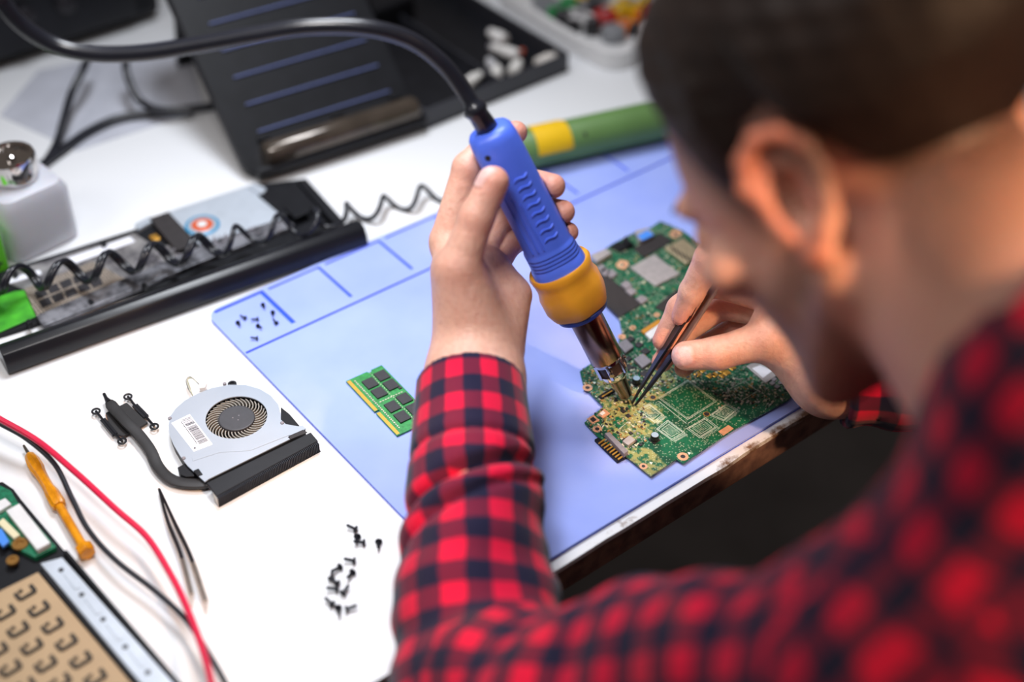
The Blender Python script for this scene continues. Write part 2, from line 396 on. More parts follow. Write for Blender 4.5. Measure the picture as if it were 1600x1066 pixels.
for c, s in (((365, 330), 42), ((692, 140), 40), ((207, 510), 26), ((428, 720), 22), ((577, 640), 20)):
    comp('screw_pad', [(c[0]-s, c[1]), (c[0]-s*.3, c[1]-s*.72), (c[0]+s*.8, c[1]-s*.5), (c[0]+s, c[1]), (c[0]+s*.3, c[1]+s*.72), (c[0]-s*.7, c[1]+s*.5)], .00015, copper, bevel=0)
    comp('screw_hole', [(c[0]+s*.3*math.cos(t), c[1]+s*.22*math.sin(t)) for t in np.linspace(0, 5.5, 8)], .00008, black, z0=ZB+.00015, bevel=0)
for c in ((260, 370), (300, 380), (390, 450), (420, 490), (485, 540), (240, 350)):
    comp('inductor', [(c[0]-38, c[1]), (c[0]-2, c[1]-26), (c[0]+36, c[1]+4), (c[0], c[1]+30)], .0022, chipg)
comp('power_inductor', [(332, 815), (388, 782), (438, 832), (385, 872)], .003, chipg, bevel=.0009, label='pale grey square inductor near the nozzle')
comp('power_inductor', [(435, 910), (492, 875), (548, 925), (490, 965)], .003, chipg, bevel=.0006)
for c, s in (((418, 785), 28), ((468, 820), 30), ((508, 860), 34), ((405, 905), 24), ((405, 960), 30), ((505, 1000), 34), ((440, 880), 0)):
    if s: comp('control_chip', [(c[0]-s, c[1]), (c[0]-2, c[1]-s*.65), (c[0]+s, c[1]+2), (c[0], c[1]+s*.68)], .0012, chipm)
comp('ribbon_connector', [(480, 735), (590, 665), (610, 685), (500, 755)], .002, mat('amber_film', '#c98a30', .4), label='amber ribbon connector')
comp('ribbon_connector', [(505, 755), (600, 690), (625, 720), (540, 790)], .0026, whitep)
def capac(x, y, f, r=.0029, h=.0052, p=None):
    c = at(*f(x, y), ZB+h)
    b = MB().lathe((c[0], c[1], ZB+.0006), (0, 0, 1), [(0, r*.96), (.0004, r), (.0012, r*.9), (.0016, r), (h-.0010, r), (h-.0006, r*.95)], 22).build('capacitor', satin, pcb, smooth=True)
    MB().lathe((c[0], c[1], ZB+h-.0001), (0, 0, 1), [(0, r*.9), (.0002, r*.86)], 22).build('capacitor_top', mat('cap_top', '#b8d4ea', .3, .5), b, label='pale blue metal top')
    MB().box((c[0], c[1], ZB+.0003), (r*2.1, r*2.1, .0006)).build('capacitor_base', chipm, b)
capac(452, 1030, A); capac(566, 590, Bq)
# lower half
comp('edge_connector', [(255, 580), (285, 572), (402, 688), (375, 708)], .004, chipg, Bq, label='grey connector shroud')
comp('connector_housing', [(193, 618), (250, 590), (375, 712), (398, 705), (400, 722), (335, 755)], .0022, black, Bq, z0=.0003, label='black pin housing')
for k in range(8):
    comp('connector_pin', [(216+k*17, 640+k*14), (258+k*17, 612+k*14), (263+k*17, 618+k*14), (221+k*17, 647+k*14)], .0006, gold, Bq, z0=.0028, bevel=0)
comp('power_inductor', [(365, 628), (408, 592), (448, 620), (402, 655)], .0028, shield, Bq, label='small pale inductor at the pin connector')
for c, s in (((372, 442), 20), ((402, 470), 20), ((418, 577), 16), ((478, 648), 16), ((395, 425), 12), ((450, 625), 12), ((325, 375), 14)):
    comp('control_chip', [(c[0]-s, c[1]), (c[0]-2, c[1]-s*.65), (c[0]+s, c[1]+2), (c[0], c[1]+s*.68)], .0009, chipm, Bq)
comp('ribbon_socket', [(215, 350), (300, 300), (322, 318), (238, 368)], .0016, black, Bq, label='black ribbon socket with a gold row')
comp('contact_row', [(238, 352), (300, 315), (304, 320), (242, 357)], .0003, gold, Bq, z0=ZB+.0016, bevel=0)
comp('socket', [(148, 490), (188, 465), (225, 500), (180, 522)], .0010, copper, Bq); comp('socket', [(165, 490), (186, 477), (205, 495), (184, 508)], .0008, chipm, Bq, z0=ZB+.001)
comp('socket', [(212, 462), (255, 428), (290, 458), (245, 485)], .0010, copper, Bq); comp('socket', [(222, 458), (245, 440), (262, 455), (240, 470)], .0008, whitep, Bq, z0=ZB+.001)
comp('copper_pad', [(956, 570), (1020, 530), (1052, 552), (988, 595)], .0002, copper, Bq, bevel=0)
for x, y, r, mt in ((150, 300, .0036, copper), (210, 555, .0034, copper), (738, 725, .0038, copper), (495, 785, .0028, copper), (553, 360, .0024, gold), (767, 232, .0024, gold), (885, 463, .0024, gold), (365, 775-530, 0, copper)):
    if not r: continue
    c = at(*Bq(x, y), ZB)
    MB().lathe((c[0], c[1], ZB), (0, 0, 1), [(0, r), (.00012, r)], 24).build('screw_pad', mt, pcb)
    k = .45 if mt is copper else .8
    MB().lathe((c[0], c[1], ZB+.00012), (0, 0, 1), [(0, r*k), (.00006, r*k)], 20).build('screw_hole', chipm, pcb)
c = at(*A(362, 775), ZB); MB().lathe((c[0], c[1], ZB), (0, 0, 1), [(0, .003), (.00012, .003)], 24).build('screw_pad', copper, pcb)
comp('wireless_card', [(1130, 165), (1190, 130), (1330, 215), (1250, 270)], .0016, shield, Bq, label='metal framed card at the right wrist')
comp('card_label', [(1165, 180), (1215, 160), (1292, 195), (1232, 240)], .0002, mat('paper_white', '#eceef8', .6), Bq, z0=ZB+.0016, bevel=0)
for x, y in ((860, 190), (935, 218), (975, 190), (985, 222), (1045, 175), (905, 225), (1010, 205), (830, 215)):
    comp('gold_pad', [(x-26, y), (x, y-18), (x+26, y), (x, y+18)], .0006, gold, Bq, bevel=.0002)
for x, y in ((1300, 245), (1345, 262), (1320, 290), (1380, 300), (1290, 270)): comp('control_chip', [(x-22, y), (x, y-15), (x+22, y), (x, y+15)], .0012, chipg, Bq)
# silkscreen outlines, printed
silk = MB()
def line(p, q, w=.00030, f=Bq):
    a, b = at(*f(*p), ZB)[:2], at(*f(*q), ZB)[:2]; d = unit(b-a); n = np.array([-d[1], d[0]])*w/2; a = a-d*w/2; b = b+d*w/2
    silk.prism([a-n, b-n, b+n, a+n], ZB, ZB+.00005)
def loopq(pts, w=.00030):
    for i in range(len(pts)): line(pts[i], pts[(i+1) % len(pts)], w)
def inset(pts, k):
    c = np.mean(np.array(pts, float), 0); return [tuple(c+(np.array(p)-c)*k) for p in pts]
big = [(770, 252), (945, 385), (768, 497), (590, 365)]
loopq(big); loopq(inset(big, .93), .0002)
for q_ in ([(575, 555), (645, 500), (752, 580), (672, 625)], [(762, 552), (878, 485), (952, 542), (842, 610)], [(455, 440), (530, 400), (620, 470), (565, 515)], [(905, 470), (1005, 400), (1075, 435), (990, 505)]):
    loopq(q_, .0003); loopq(inset(q_, .86), .0003); loopq(inset(q_, .62), .00022)
    for k in range(14):
        t = k/14; a = np.array(q_[2])*(1-t)+np.array(q_[3])*t; line(tuple(a+(6, 4)), tuple(a+(14, 12)), .00022)
    qi = inset(q_, .5)
    for k in range(7):
        t = k/6; line(tuple(np.array(qi[0])*(1-t)+np.array(qi[1])*t), tuple(np.array(qi[3])*(1-t)+np.array(qi[2])*t), .00012)
for p in ((190, 270), (243, 535), (775, 705), (540, 765)): silk.prism([at(*Bq(p[0]+a, p[1]+b), ZB)[:2] for a, b in ((-9, -8), (12, -4), (2, 10))], ZB, ZB+.00005)
line((1020, 310), (1120, 260)); line((1120, 260), (1200, 320)); line((1200, 320), (1100, 380)); line((1100, 380), (1020, 310)); line((400, 510), (440, 545)); line((340, 560), (400, 510)); line((760, 520), (590, 385), .0003); line((770, 520), (850, 470), .0003); line((960, 400), (975, 390)); line((975, 390), (965, 380))
silk.build('silkscreen', mat('silk_white', '#d4e4de', .5), pcb, kind='stuff')
# the many tiny surface parts
def inside(p, poly):
    x, y = p; c = False; n = len(poly)
    for i in range(n):
        x1, y1 = poly[i]; x2, y2 = poly[(i+1) % n]
        if (y1 > y) != (y2 > y) and x < (x2-x1)*(y-y1)/(y2-y1)+x1: c = not c
    return c
pw = [tuple(at(x, y, ZB)[:2]) for x, y in pcb_px]
big_w = [tuple(at(*Bq(*p), ZB)[:2]) for p in [(770, 240), (960, 385), (768, 640), (560, 560), (570, 365)]]
low_w = [tuple(at(*Bq(*p), ZB)[:2]) for p in [(770, 480), (1060, 480), (1060, 560), (740, 740), (600, 640)]]
gl_w = [tuple(at(*Bq(*p), ZB)[:2]) for p in [(400, 700), (480, 655), (600, 665), (620, 790), (540, 840)]]
groups = {k: MB() for k in ('pale', 'dark', 'tan', 'metal')}
rng = random.Random(3)
def scatter(n, px0, py0, px1, py1, ws):
    for _ in range(n):
        x, y = rng.uniform(px0, px1), rng.uniform(py0, py1); p = at(x, y, ZB)[:2]
        p = np.round(p/.0007)*.0007
        if not inside(p, pw) or inside(p, big_w) or inside(p, low_w) or inside(p, gl_w): continue
        k = rng.choices(list(groups), ws)[0]; s = rng.choice(((.0010, .0005), (.0016, .0008), (.0008, .0008), (.002, .0012)))
        tiny(groups[k], p, rng.choice((0, math.pi/2))+.05, s[0], s[1], ZB, rng.choice((.0004, .0006, .0008)))
scatter(1000, 915, 345, 1130, 560, (5, 2, 2, 3)); scatter(420, 955, 555, 1100, 620, (3, 3, 3, 3)); scatter(650, 905, 560, 1010, 720, (3, 4, 4, 4)); scatter(260, 1080, 570, 1240, 640, (2, 2, 1, 3)); scatter(120, 1120, 590, 1200, 630, (1, 1, 1, 4))
for k, mt in (('pale', mat('smd_pale', '#d8d8c0')), ('dark', chipm), ('tan', mat('smd_tan', '#a8854e', .5, noise=.2, nscale=500)), ('metal', tin)): groups[k].build('surface_parts', mt, pcb, kind='stuff')

# ------------------------------------------------------------------ hot air gun
GT, GE = P(762, 200, 893.5), at(978, 618, .009)
GT = GT; gax = unit(GE-GT); GL = np.linalg.norm(GE-GT)
tocam = unit(CAM-(GT+GE)/2); gn = unit(tocam-gax*tocam.dot(gax)); gb = np.cross(gax, gn)   # gn faces the camera side
gun = thing('hot_air_gun', GT, 'blue hot air gun with an orange-yellow collar held in the left hand', 'hot air gun')
blue = mat('gun_blue', '#587cff', .38, noise=.08, nscale=60, bump=.06, bscale=900, spec=.5)
yel = mat('gun_yellow', '#ffb030', .42, noise=.08, nscale=60, bump=.1, bscale=500)
def gp(t): return t*GL
prof = [(-.0005, .006), (0, .0105), (.0015, .0132), (.004, .0148), (.009, .0156), (.02, .0158), (.06, .0160), (.088, .0166)]
for k in range(4): prof += [(.090+k*.0028, .0168), (.0912+k*.0028, .0175), (.0922+k*.0028, .0175), (.0927+k*.0028, .0168)]
prof += [(.1025, .0176), (.106, .0186), (.110, .0192), (.118, .019)]
MB().lathe(GT, gax, prof, 48, power=2.7, ref=gn).build('handle', blue, gun, smooth=50)
def cm(d, t): return 1+.035*math.sin(6*t+1.0)*min(1, max(0, (d-.112)/.012))
MB().lathe(GT, gax, [(.108, .0185), (.1075, .0212), (.1095, .0222), (.114, .0214), (.119, .0210), (.124, .0226), (.135, .0226), (.141, .0206), (.143, .0196), (.143, .0185)], 60, mod=cm).build('collar', yel, gun, smooth=50)
MB().lathe(GT, gax, [(.140, .015), (.1445, .0188), (.147, .0182), (.1490, .0150), (.1495, .0118)], 48).build('collar_ring', mat('deep_blue', '#213f9c', .4, noise=.1), gun, smooth=40, label='dark blue ring under the collar')
steel = mat('heated_steel', '#b48a68', .22, 1, noise=.35, nscale=40, col2='#7c6258')
br = MB().lathe(GT, gax, [(.149, .0114), (.150, .0116), (.1872, .0116), (.1880, .0110)], 40).build('barrel', steel, gun, smooth=40, label='heat-tinted steel barrel')
cg = MB()
cg.lathe(GT, gax, [(.1875, .0106), (.189, .0108), (.1905, .0106)], 32); cg.lathe(GT, gax, [(.199, .0104), (.2025, .0098), (.2055, .0080), (.2065, .0052)], 32)
for k in range(6):
    t = k*math.pi/3+.3; d = math.cos(t)*gn+math.sin(t)*gb
    cg.tube([GT+gax*.189+d*.0102, GT+gax*.2005+d*.0100], .0014, 8)
cg.build('nozzle_clamp', chrome, gun, smooth=40, label='chrome clamp with openings')
for k in range(3):
    t = k*2.1+.2; d = math.cos(t)*gn+math.sin(t)*gb
    MB().tube([GT+gax*.194+d*.004, GT+gax*.196+d*.0125], .0017, 10).build('clamp_screw', chrome, gun, smooth=40)
MB().lathe(GT, gax, [(.187, .0095), (.202, .009)], 24).build('heater_core', mat('heater_dark', '#4a3a34', .4, .6), gun, smooth=40)
nz = MB().lathe(GT, gax, [(.2050, .0072), (.2075, .0064), (GL-.003, .0050), (GL, .0047), (GL, .0038), (GL-.004, .0036)], 28, ref=gn).build('nozzle', mat('nozzle_steel', '#8f7a70', .18, 1, noise=.25, nscale=90), gun, smooth=40)
# raised grip waves, screw hole and long ribs
def on_handle(s, lat, h=.0003):
    r = np.interp(s, [p[0] for p in prof], [p[1] for p in prof]); ang = lat/r
    c_, s_ = math.cos(ang), math.sin(ang); q = (abs(c_)**2.7+abs(s_)**2.7)**(-1/2.7)
    d = c_*gn+s_*gb; return GT+gax*s+d*(r*q+h)
sgn = 1 if gb.dot(R[:, 0]) > 0 else -1
for k in range(8):
    s0 = .034+k*.0066
    pts = [on_handle(s0+.0032*math.sin((u-.5)*5.2)*.5-.0045*(u-.5), sgn*(-.0015+.0105*u), .0001) for u in np.linspace(0, 1, 9)]
    MB().tube(pts, [.0003]+[.0009]*7+[.0003], 6).build('grip_ridge', blue, gun, smooth=60)
for lat, s0, s1 in ((-.0075, .022, .032), (-.0078, .045, .086), (-.0115, .022, .086), (-.0040, .050, .086)):
    MB().tube([on_handle(s, sgn*lat, 0) for s in np.linspace(s0, s1, 12)], .0007, 6).build('grip_rib', blue, gun, smooth=60)
MB().tube([on_handle(.0125, sgn*-.0085, -.001), on_handle(.0125, sgn*-.0085, .00025)], .0019, 16).build('screw_recess', mat('hole_dark', '#14141a', .6), gun)
# hose, one piece with the gun
hp = [GT+gax*.004, P(745, 175, 880), P(722, 138, 874), P(690, 98, 866), P(640, 62, 856), P(570, 43, 848), P(480, 42, 846), P(400, 54, 850), P(320, 68, 855), P(230, 82, 860), P(150, 84, 862), P(90, 72, 860), P(40, 44, 850), P(5, 5, 838), P(-25, -50, 825), P(-95, -70, 850), P(-150, 10, 950), at(-40, 128, TZ)+np.array([-.05, .03, .06])]
hs = spline(hp, 10); rr = [.0052]*len(hs)
for i in range(len(hs)):
    if i <= 9: rr[i] = .0074-.0001*i
    elif i <= 13: rr[i] = [.0072, .0079, .0076, .0064][i-10]
MB().tube(hs, rr, 20).build('hose', rubber, gun, smooth=60, label='thick glossy black hose')

# ------------------------------------------------------------------ tweezers in the right hand
T2, E2 = at(990, 632, .0055), P(1147, 395, 940)
ta = unit(E2-T2); TL = np.linalg.norm(E2-T2); tc2 = unit(CAM-(T2+E2)/2); tn = unit(tc2-ta*tc2.dot(ta)); tb = np.cross(ta, tn)
tb = tb*(1 if tb.dot(R[:, 0]) > 0 else -1)
tw = thing('tweezers', T2, 'fine-tipped black and steel tweezers held in the right hand', 'tweezers')
tsteel = mat('tweezer_steel', '#a48c84', .35, .5, noise=.15, nscale=150); tblk = mat('tweezer_black', '#1e1b20', .35, .2, noise=.2, nscale=100)
def ribbon(sd, s0, s1, w_of, m, name, rot=0.9):
    mb = MB(); n = 26; vs = []; fs = []
    ss = np.linspace(s0, s1, n)
    for s in ss:
        u = s/TL; gap = .0012+.0022*math.sin(min(1, u*1.05)*math.pi)**.8 if u < .95 else .0011
        c = T2+ta*s+tb*sd*gap; w = w_of(u)/2; th = .0009 if u > .12 else .0006
        wd = unit(tn*math.sin(rot)+tb*math.cos(rot)*.55); td = unit(np.cross(ta, wd))
        for a, b in ((-1, -1), (1, -1), (1, 1), (-1, 1)): vs.append(c+wd*a*w+td*b*th)
    for i in range(n-1):
        for k in range(4): l = (k+1) % 4; fs.append((i*4+k, i*4+l, i*4+4+l, i*4+4+k))
    fs += [(3, 2, 1, 0), tuple(range(n*4-4, n*4))]
    return mb.add(vs, fs).build(name, m, tw, bevel=.0003, smooth=40)
wf = lambda u: .0014+.0080*min(1, u/.45)**.9
for sd in (-1, 1):
    ribbon(sd, TL*.37, TL*1.06, wf, tsteel if sd > 0 else tblk, 'arm'); ribbon(sd, 0, TL*.375, lambda u: wf(u)+.0004, tblk, 'tip').__setitem__('label', 'black coated tip')

# ------------------------------------------------------------------ fan and heatsink
ZF = .0055
F = lambda x, y: (100+x/3.807, 560+y/3.807)
fan = thing('laptop_fan', at(*F(1000, 400), TZ), 'silver laptop cooling fan with a black heat pipe and fin block', 'fan')
cov = [(622, 400), (632, 345), (665, 298), (720, 250), (790, 212), (880, 176), (980, 158), (1080, 158), (1165, 182), (1230, 222), (1275, 275), (1288, 330), (1290, 365), (1320, 392), (1395, 405), (1420, 400), (1440, 418), (1330, 470), (1345, 480), (860, 718), (838, 735), (800, 700), (735, 640), (690, 578), (650, 510), (628, 455)]
covw = [tuple(at(*F(x, y), ZF)[:2]) for x, y in cov]
oc = at(*F(1026, 350), ZF)[:2]; orad = np.linalg.norm(at(*F(1210, 340), ZF)[:2]-at(*F(842, 370), ZF)[:2])/2
ring = lambda r, n=48: [(oc[0]+r*math.cos(2*math.pi*k/n), oc[1]+r*math.sin(2*math.pi*k/n)) for k in range(n)]
slab_with_holes(covw, [ring(orad)], ZF-.0008, ZF, 'cover_plate', mat('fan_cover', '#aab4c2', .38, .3, noise=.06, nscale=30), fan)
cw = np.mean(np.array(covw), 0)
body = [tuple(cw+(np.array(p)-cw)*.99) for p in covw]
slab_with_holes(body, [ring(orad*1.06)], TZ+.0008, ZF-.0008, 'housing', black, fan)
MB().prism(body, TZ, TZ+.0008).build('base_plate', black, fan)
imp = bpy.data.objects.new('impeller', MB().lathe((oc[0], oc[1], TZ+.0012), (0, 0, 1), [(0, orad*.6), (.0058, orad*.6), (.0066, orad*.585), (.0068, orad*.55)], 40).mesh('impeller', base_of(fan)))
COL.objects.link(imp); imp.parent = fan; hubm = mat('hub_black', '#3a3b42', .5, noise=.15, nscale=300); imp.data.materials.append(hubm)
bm_ = MB(); r0, r1 = orad*.58, orad*.99
bp_ = []
for i in range(5):
    u = i/4; r = r0+(r1-r0)*u; a = .32*u*u+.1*u; bp_.append((r*math.cos(a), r*math.sin(a)))
for i in range(4):
    a, b = np.array(bp_[i]), np.array(bp_[i+1]); d = unit(b-a); n = np.array([-d[1], d[0]])*.00035
    bm_.prism([a-n, b-n, b+n, a+n], .0002, .0052)
bme = bm_.mesh('blade'); bme.materials.append(mat('blade_grey', '#b8b2aa', .3, .6, noise=.1))
for k in range(37): inst('blade', bme, imp, (oc[0], oc[1], TZ+.0014), (0, 0, 2*math.pi*k/37))
dmb = MB()
for a in (0.4, 2.5, 4.6): dmb.lathe((oc[0]+.0026*math.cos(a), oc[1]+.0026*math.sin(a), TZ+.008), (0, 0, 1), [(0, .0005), (.0002, .0003)], 10)
dmb.build('hub_dimples', chipg, imp)
def fcomp(name, pts, z0, z1, m, label=None, bevel=.0002, kind=None, parent=fan): return MB().pprism([F(*p) for p in pts], z0, z1).build(name, m, parent, bevel=bevel, label=label, kind=kind)
lab = fcomp('barcode_label', [(638, 385), (748, 332), (885, 512), (772, 555)], ZF, ZF+.0001, mat('paper_white', '#eceef8', .6), bevel=0, label='white barcode sticker')
bars = MB(); inkm = mat('ink', '#2a2c34', .6)
b0, b1, b2 = at(*F(700, 368), ZF)[:2], at(*F(752, 348), ZF)[:2], at(*F(862, 497), ZF)[:2]
ub, vb = b1-b0, b2-b1; t = 0; rg = random.Random(5)
while t < .97:
    w = rg.choice((.008, .014, .02, .03)); bars.prism([b0+vb*t, b0+ub+vb*t, b0+ub+vb*(t+w), b0+vb*(t+w)], ZF+.0001, ZF+.00014); t += w+rg.choice((.01, .014, .022))
for k in range(16): bars.prism([b0+vb*(.05+k*.055)+ub*-.22, b0+vb*(.05+k*.055)+ub*-.1, b0+vb*(.085+k*.055)+ub*-.1, b0+vb*(.085+k*.055)+ub*-.22], ZF+.0001, ZF+.00014)
c = at(*F(778, 535), ZF); bars.lathe((c[0], c[1], ZF+.0001), (0, 0, 1), [(0, .0008), (.00004, .0008)], 12)
bars.build('barcode', inkm, lab, kind='stuff')
fcomp('cover_fold', [(760, 590), (920, 540), (1100, 530), (1330, 440), (1345, 455), (1110, 548), (925, 560), (765, 612)], ZF, ZF+.0003, mat('fan_cover', ''), bevel=.0002)
# fin block
fb0, fb1, fb2, fb3 = [at(*F(*p), ZF)[:2] for p in ((845, 742), (1468, 440), (1512, 492), (905, 822))]
MB().prism([fb0, fb1, fb2, fb3], ZF-.0016, ZF+.0002).build('heat_pipe_end', satin, fan, bevel=.0006, label='flattened pipe along the fins')
fins = MB(); u_ = fb2-fb3; v_ = unit(fb3-fb0)
for k in range(64):
    p = fb3+u_*(k/64); d = unit(u_); fins.prism([p-v_*.0050, p+d*.0005-v_*.0050, p+d*.0005+v_*.0010, p+v_*.0010], TZ+.0002, ZF-.0016)
    fins.prism([p, p+d*.0005, p+d*.0005+v_*.0026, p+v_*.0026], TZ+.0004, ZF-.0002)
fins.build('cooling_fins', mat('fin_black', '#2c2e36', .4, .4, noise=.2), fan, kind='stuff')
MB().prism([fb3-v_*.004, fb2-v_*.004, fb2+v_*.0022, fb3+v_*.0022], TZ, TZ+.0006).build('fin_base', black, fan)
MB().prism([fb3-v_*.004-unit(u_)*.0005, fb3-v_*.004, fb3+v_*.0022, fb3+v_*.0022-unit(u_)*.0005], TZ, ZF).build('fin_end_plate', brushed, fan, label='bright end plate')
fcomp('corner_mount', [(1290, 290), (1340, 330), (1400, 400), (1320, 400), (1290, 370)], TZ+.001, ZF-.001, black)
fcomp('corner_mount', [(675, 650), (720, 625), (765, 670), (775, 700), (725, 705), (690, 690)], TZ, ZF-.002, black)
fcomp('corner_mount', [(770, 668), (800, 655), (825, 690), (795, 700)], ZF-.001, ZF+.0006, black)
fcomp('black_strip', [(1335, 462), (1420, 425), (1450, 440), (1345, 482)], ZF, ZF+.0004, mat('black_tape', ''))
for x, y in ((630, 358), (712, 596), (1298, 386), (955, 152)):
    c = at(*F(x, y), ZF); MB().lathe((c[0], c[1], ZF-.0008), (0, 0, 1), [(0, .0013), (.0014, .0013), (.0018, .0008)], 14).build('rivet', chipg, fan, smooth=40)
c = at(*F(1000, 150), ZF-.002); MB().lathe((c[0], c[1], ZF-.004), (0, 0, 1), [(0, .0032), (.002, .0032), (.002, .0016), (.0012, .0015)], 20).build('screw_eye', black, fan, smooth=40)
# heat pipe
def fp(x, y, z): return at(*F(x, y), z)
zp = .0012
pipe = spline([fp(268, 262, zp+.003), fp(300, 300, zp+.003), fp(370, 380, zp+.003), fp(440, 450, zp+.002), fp(510, 545, zp+.001), fp(555, 640, zp), fp(620, 710, zp), fp(700, 742, zp), fp(800, 748, zp), fp(860, 740, zp)], 6)
mbp = MB(); vs = []; fs = []; n = 10
for i, p in enumerate(pipe):
    d = unit(pipe[min(i+1, len(pipe)-1)]-pipe[max(i-1, 0)]); s_ = unit(np.cross((0, 0, 1), d)); w = .0042 if i > 2 else .003+.0004*i
    for k in range(n):
        t = 2*math.pi*k/n; c_, q_ = math.cos(t), math.sin(t)
        vs.append(p+s_*w*np.sign(c_)*abs(c_)**.6+np.array([0, 0, 1])*.0017*np.sign(q_)*abs(q_)**.6)
for i in range(len(pipe)-1):
    for k in range(n): l = (k+1) % n; fs.append((i*n+k, i*n+l, i*n+n+l, i*n+n+k))
fs += [tuple(range(n))[::-1], tuple(range(len(vs)-n, len(vs)))]
mbp.add(vs, fs).build('heat_pipe', mat('pipe_black', '#2c2b2d', .5, .3, noise=.25, nscale=90), fan, smooth=50)
MB().tube([fp(238, 212, zp+.003), fp(250, 238, zp+.003), fp(270, 265, zp+.003)], [.0012, .0014, .0026], 10).build('pipe_tip', satin, fan, smooth=40)
fcomp('cold_plate', [(245, 335), (370, 265), (495, 385), (350, 470), (280, 448)], TZ+.0006, TZ+.0016, copper, label='copper underside plate')
fcomp('cold_plate', [(247, 325), (372, 262), (497, 380), (352, 462), (283, 440)], TZ+.0017, .0006, mat('pipe_black', ''))
for pts_ in (((190, 315), (238, 375), (300, 450), (345, 492)), ((380, 228), (430, 290), (485, 345), (537, 405))):
    ps = [fp(x, y, .0006) for x, y in pts_]
    MB().tube(spline(ps, 4), .0010, 8).build('spring_arm', satin, fan, smooth=40)
    MB().prism([ps[1][:2]+np.array([-.002, .002]), ps[1][:2]+np.array([.002, .002]), ps[2][:2]+np.array([.002, -.001]), ps[2][:2]+np.array([-.002, -.001])], -.0003, .0014).build('arm_plate', satin, fan)
    for e in (ps[0], ps[3]):
        rg_ = [e+np.array([.0026*math.cos(a), .0026*math.sin(a), 0]) for a in np.linspace(0, 2*math.pi, 15)]
        MB().tube(rg_, .0008, 8, False).build('arm_eyelet', satin, fan, smooth=60)
        MB().lathe((e[0], e[1], TZ), (0, 0, 1), [(0, .0010), (.0026, .0010), (.0030, .0008)], 10).build('spring_screw', chrome, fan, smooth=40)
for k, cl in enumerate(('#3c3c34', '#d8d8d0', '#8a8a60')):
    MB().tube(spline([fp(765, 222, .001), fp(735+k*6, 170, .002), fp(728+k*4, 128, .003), fp(752+k*4, 110+k*4, .004), fp(790, 142, .004), fp(805, 158, .003)], 6), .00035, 6).build('wire', mat('wire%s' % 'abc'[k], cl, .5), fan, smooth=60)
fcomp('plug', [(798, 150), (815, 128), (850, 140), (838, 172), (805, 178)], .000, .0032, whitep, label='small white wire plug')

# ------------------------------------------------------------------ loose tweezers
t3 = thing('tweezers', at(285, 860, TZ), 'slim dark tweezers lying open on the bench below the fan', 'tweezers')
for p3 in (((248, 764), (262, 815), (282, 865), (300, 930)), ((249, 764), (272, 815), (298, 870), (322, 940))):
    ps = [at(x, y, TZ+.004+.001*i) for i, (x, y) in enumerate(p3)]; ps = spline(ps, 6)
    MB().tube(ps[:14], [.0007+.0007*min(1, i/8) for i in range(14)], 8).build('tip', tblk, t3, smooth=50)
    MB().tube(ps[13:], .0016, 8).build('arm', brushed, t3, smooth=50, label='bright steel arm')

# ------------------------------------------------------------------ probe leads
def lead(name, pts, r, m, label, z):
    ps = spline([at(x, y, zz) for (x, y), zz in zip(pts, z)], 8); o = MB().tube(ps, r, 12).build(name, m, smooth=60); tag(o, label, 'cable'); return o
lead('wire', [(-40, 632), (0, 655), (60, 690), (120, 740), (180, 795), (230, 840), (268, 900), (292, 950), (315, 1010), (330, 1066), (335, 1110)], .0021, mat('red_wire', '#e01848', .35, noise=.1, nscale=80), 'red wire curving across the left of the bench', [.026, .024, .02, .018, .017, .016, .016, .018, .022, .03, .04])
lead('wire', [(-40, 640), (0, 662), (42, 686), (85, 725), (112, 778), (138, 828), (180, 875), (240, 922), (290, 968), (322, 1015), (352, 1068), (375, 1120)], .0018, mat('black_wire', '#24262e', .35, noise=.1, nscale=80), 'black wire running beside the red wire on the bench', [.02, .018, .016, .013, .011, .010, .010, .010, .011, .012, .014, .02])

# ------------------------------------------------------------------ screwdriver
s0, s1 = at(38, 698, TZ+.005), at(137, 866, TZ+.0062)
sax = unit(s1-s0); SL = np.linalg.norm(s1-s0)
sd = thing('screwdriver', s0, 'small amber handled screwdriver lying beside the wires', 'screwdriver')
amber = mat('amber_plastic', '#e89a10', .3, noise=.15, nscale=120, col2='#c87c08', bump=.1)
pr = [(.009, .0022), (.011, .0036), (.017, .0045), (.026, .0046), (.030, .0038), (.038, .0034), (.046, .0034), (.052, .0044)]
MB().lathe(s0, sax, pr+[(.064, .0048), (.066, .0040)], 20, mod=lambda d, t: 1+.06*math.cos(10*t) if d > .012 else 1).build('handle', amber, sd, smooth=30)
MB().lathe(s0, sax, [(SL-.0085, .0036), (SL-.007, .0058), (SL-.001, .0060), (SL, .0050)], 6).build('swivel_cap', amber, sd, smooth=20, bevel=.0004)
MB().lathe(s0, sax, [(.064, .003), (SL-.006, .003)], 12).build('neck', amber, sd, smooth=40)
MB().tube([s0-sax*.001, s0+sax*.0095], [.0009, .0015], 10).build('shank', brushed, sd, smooth=40)

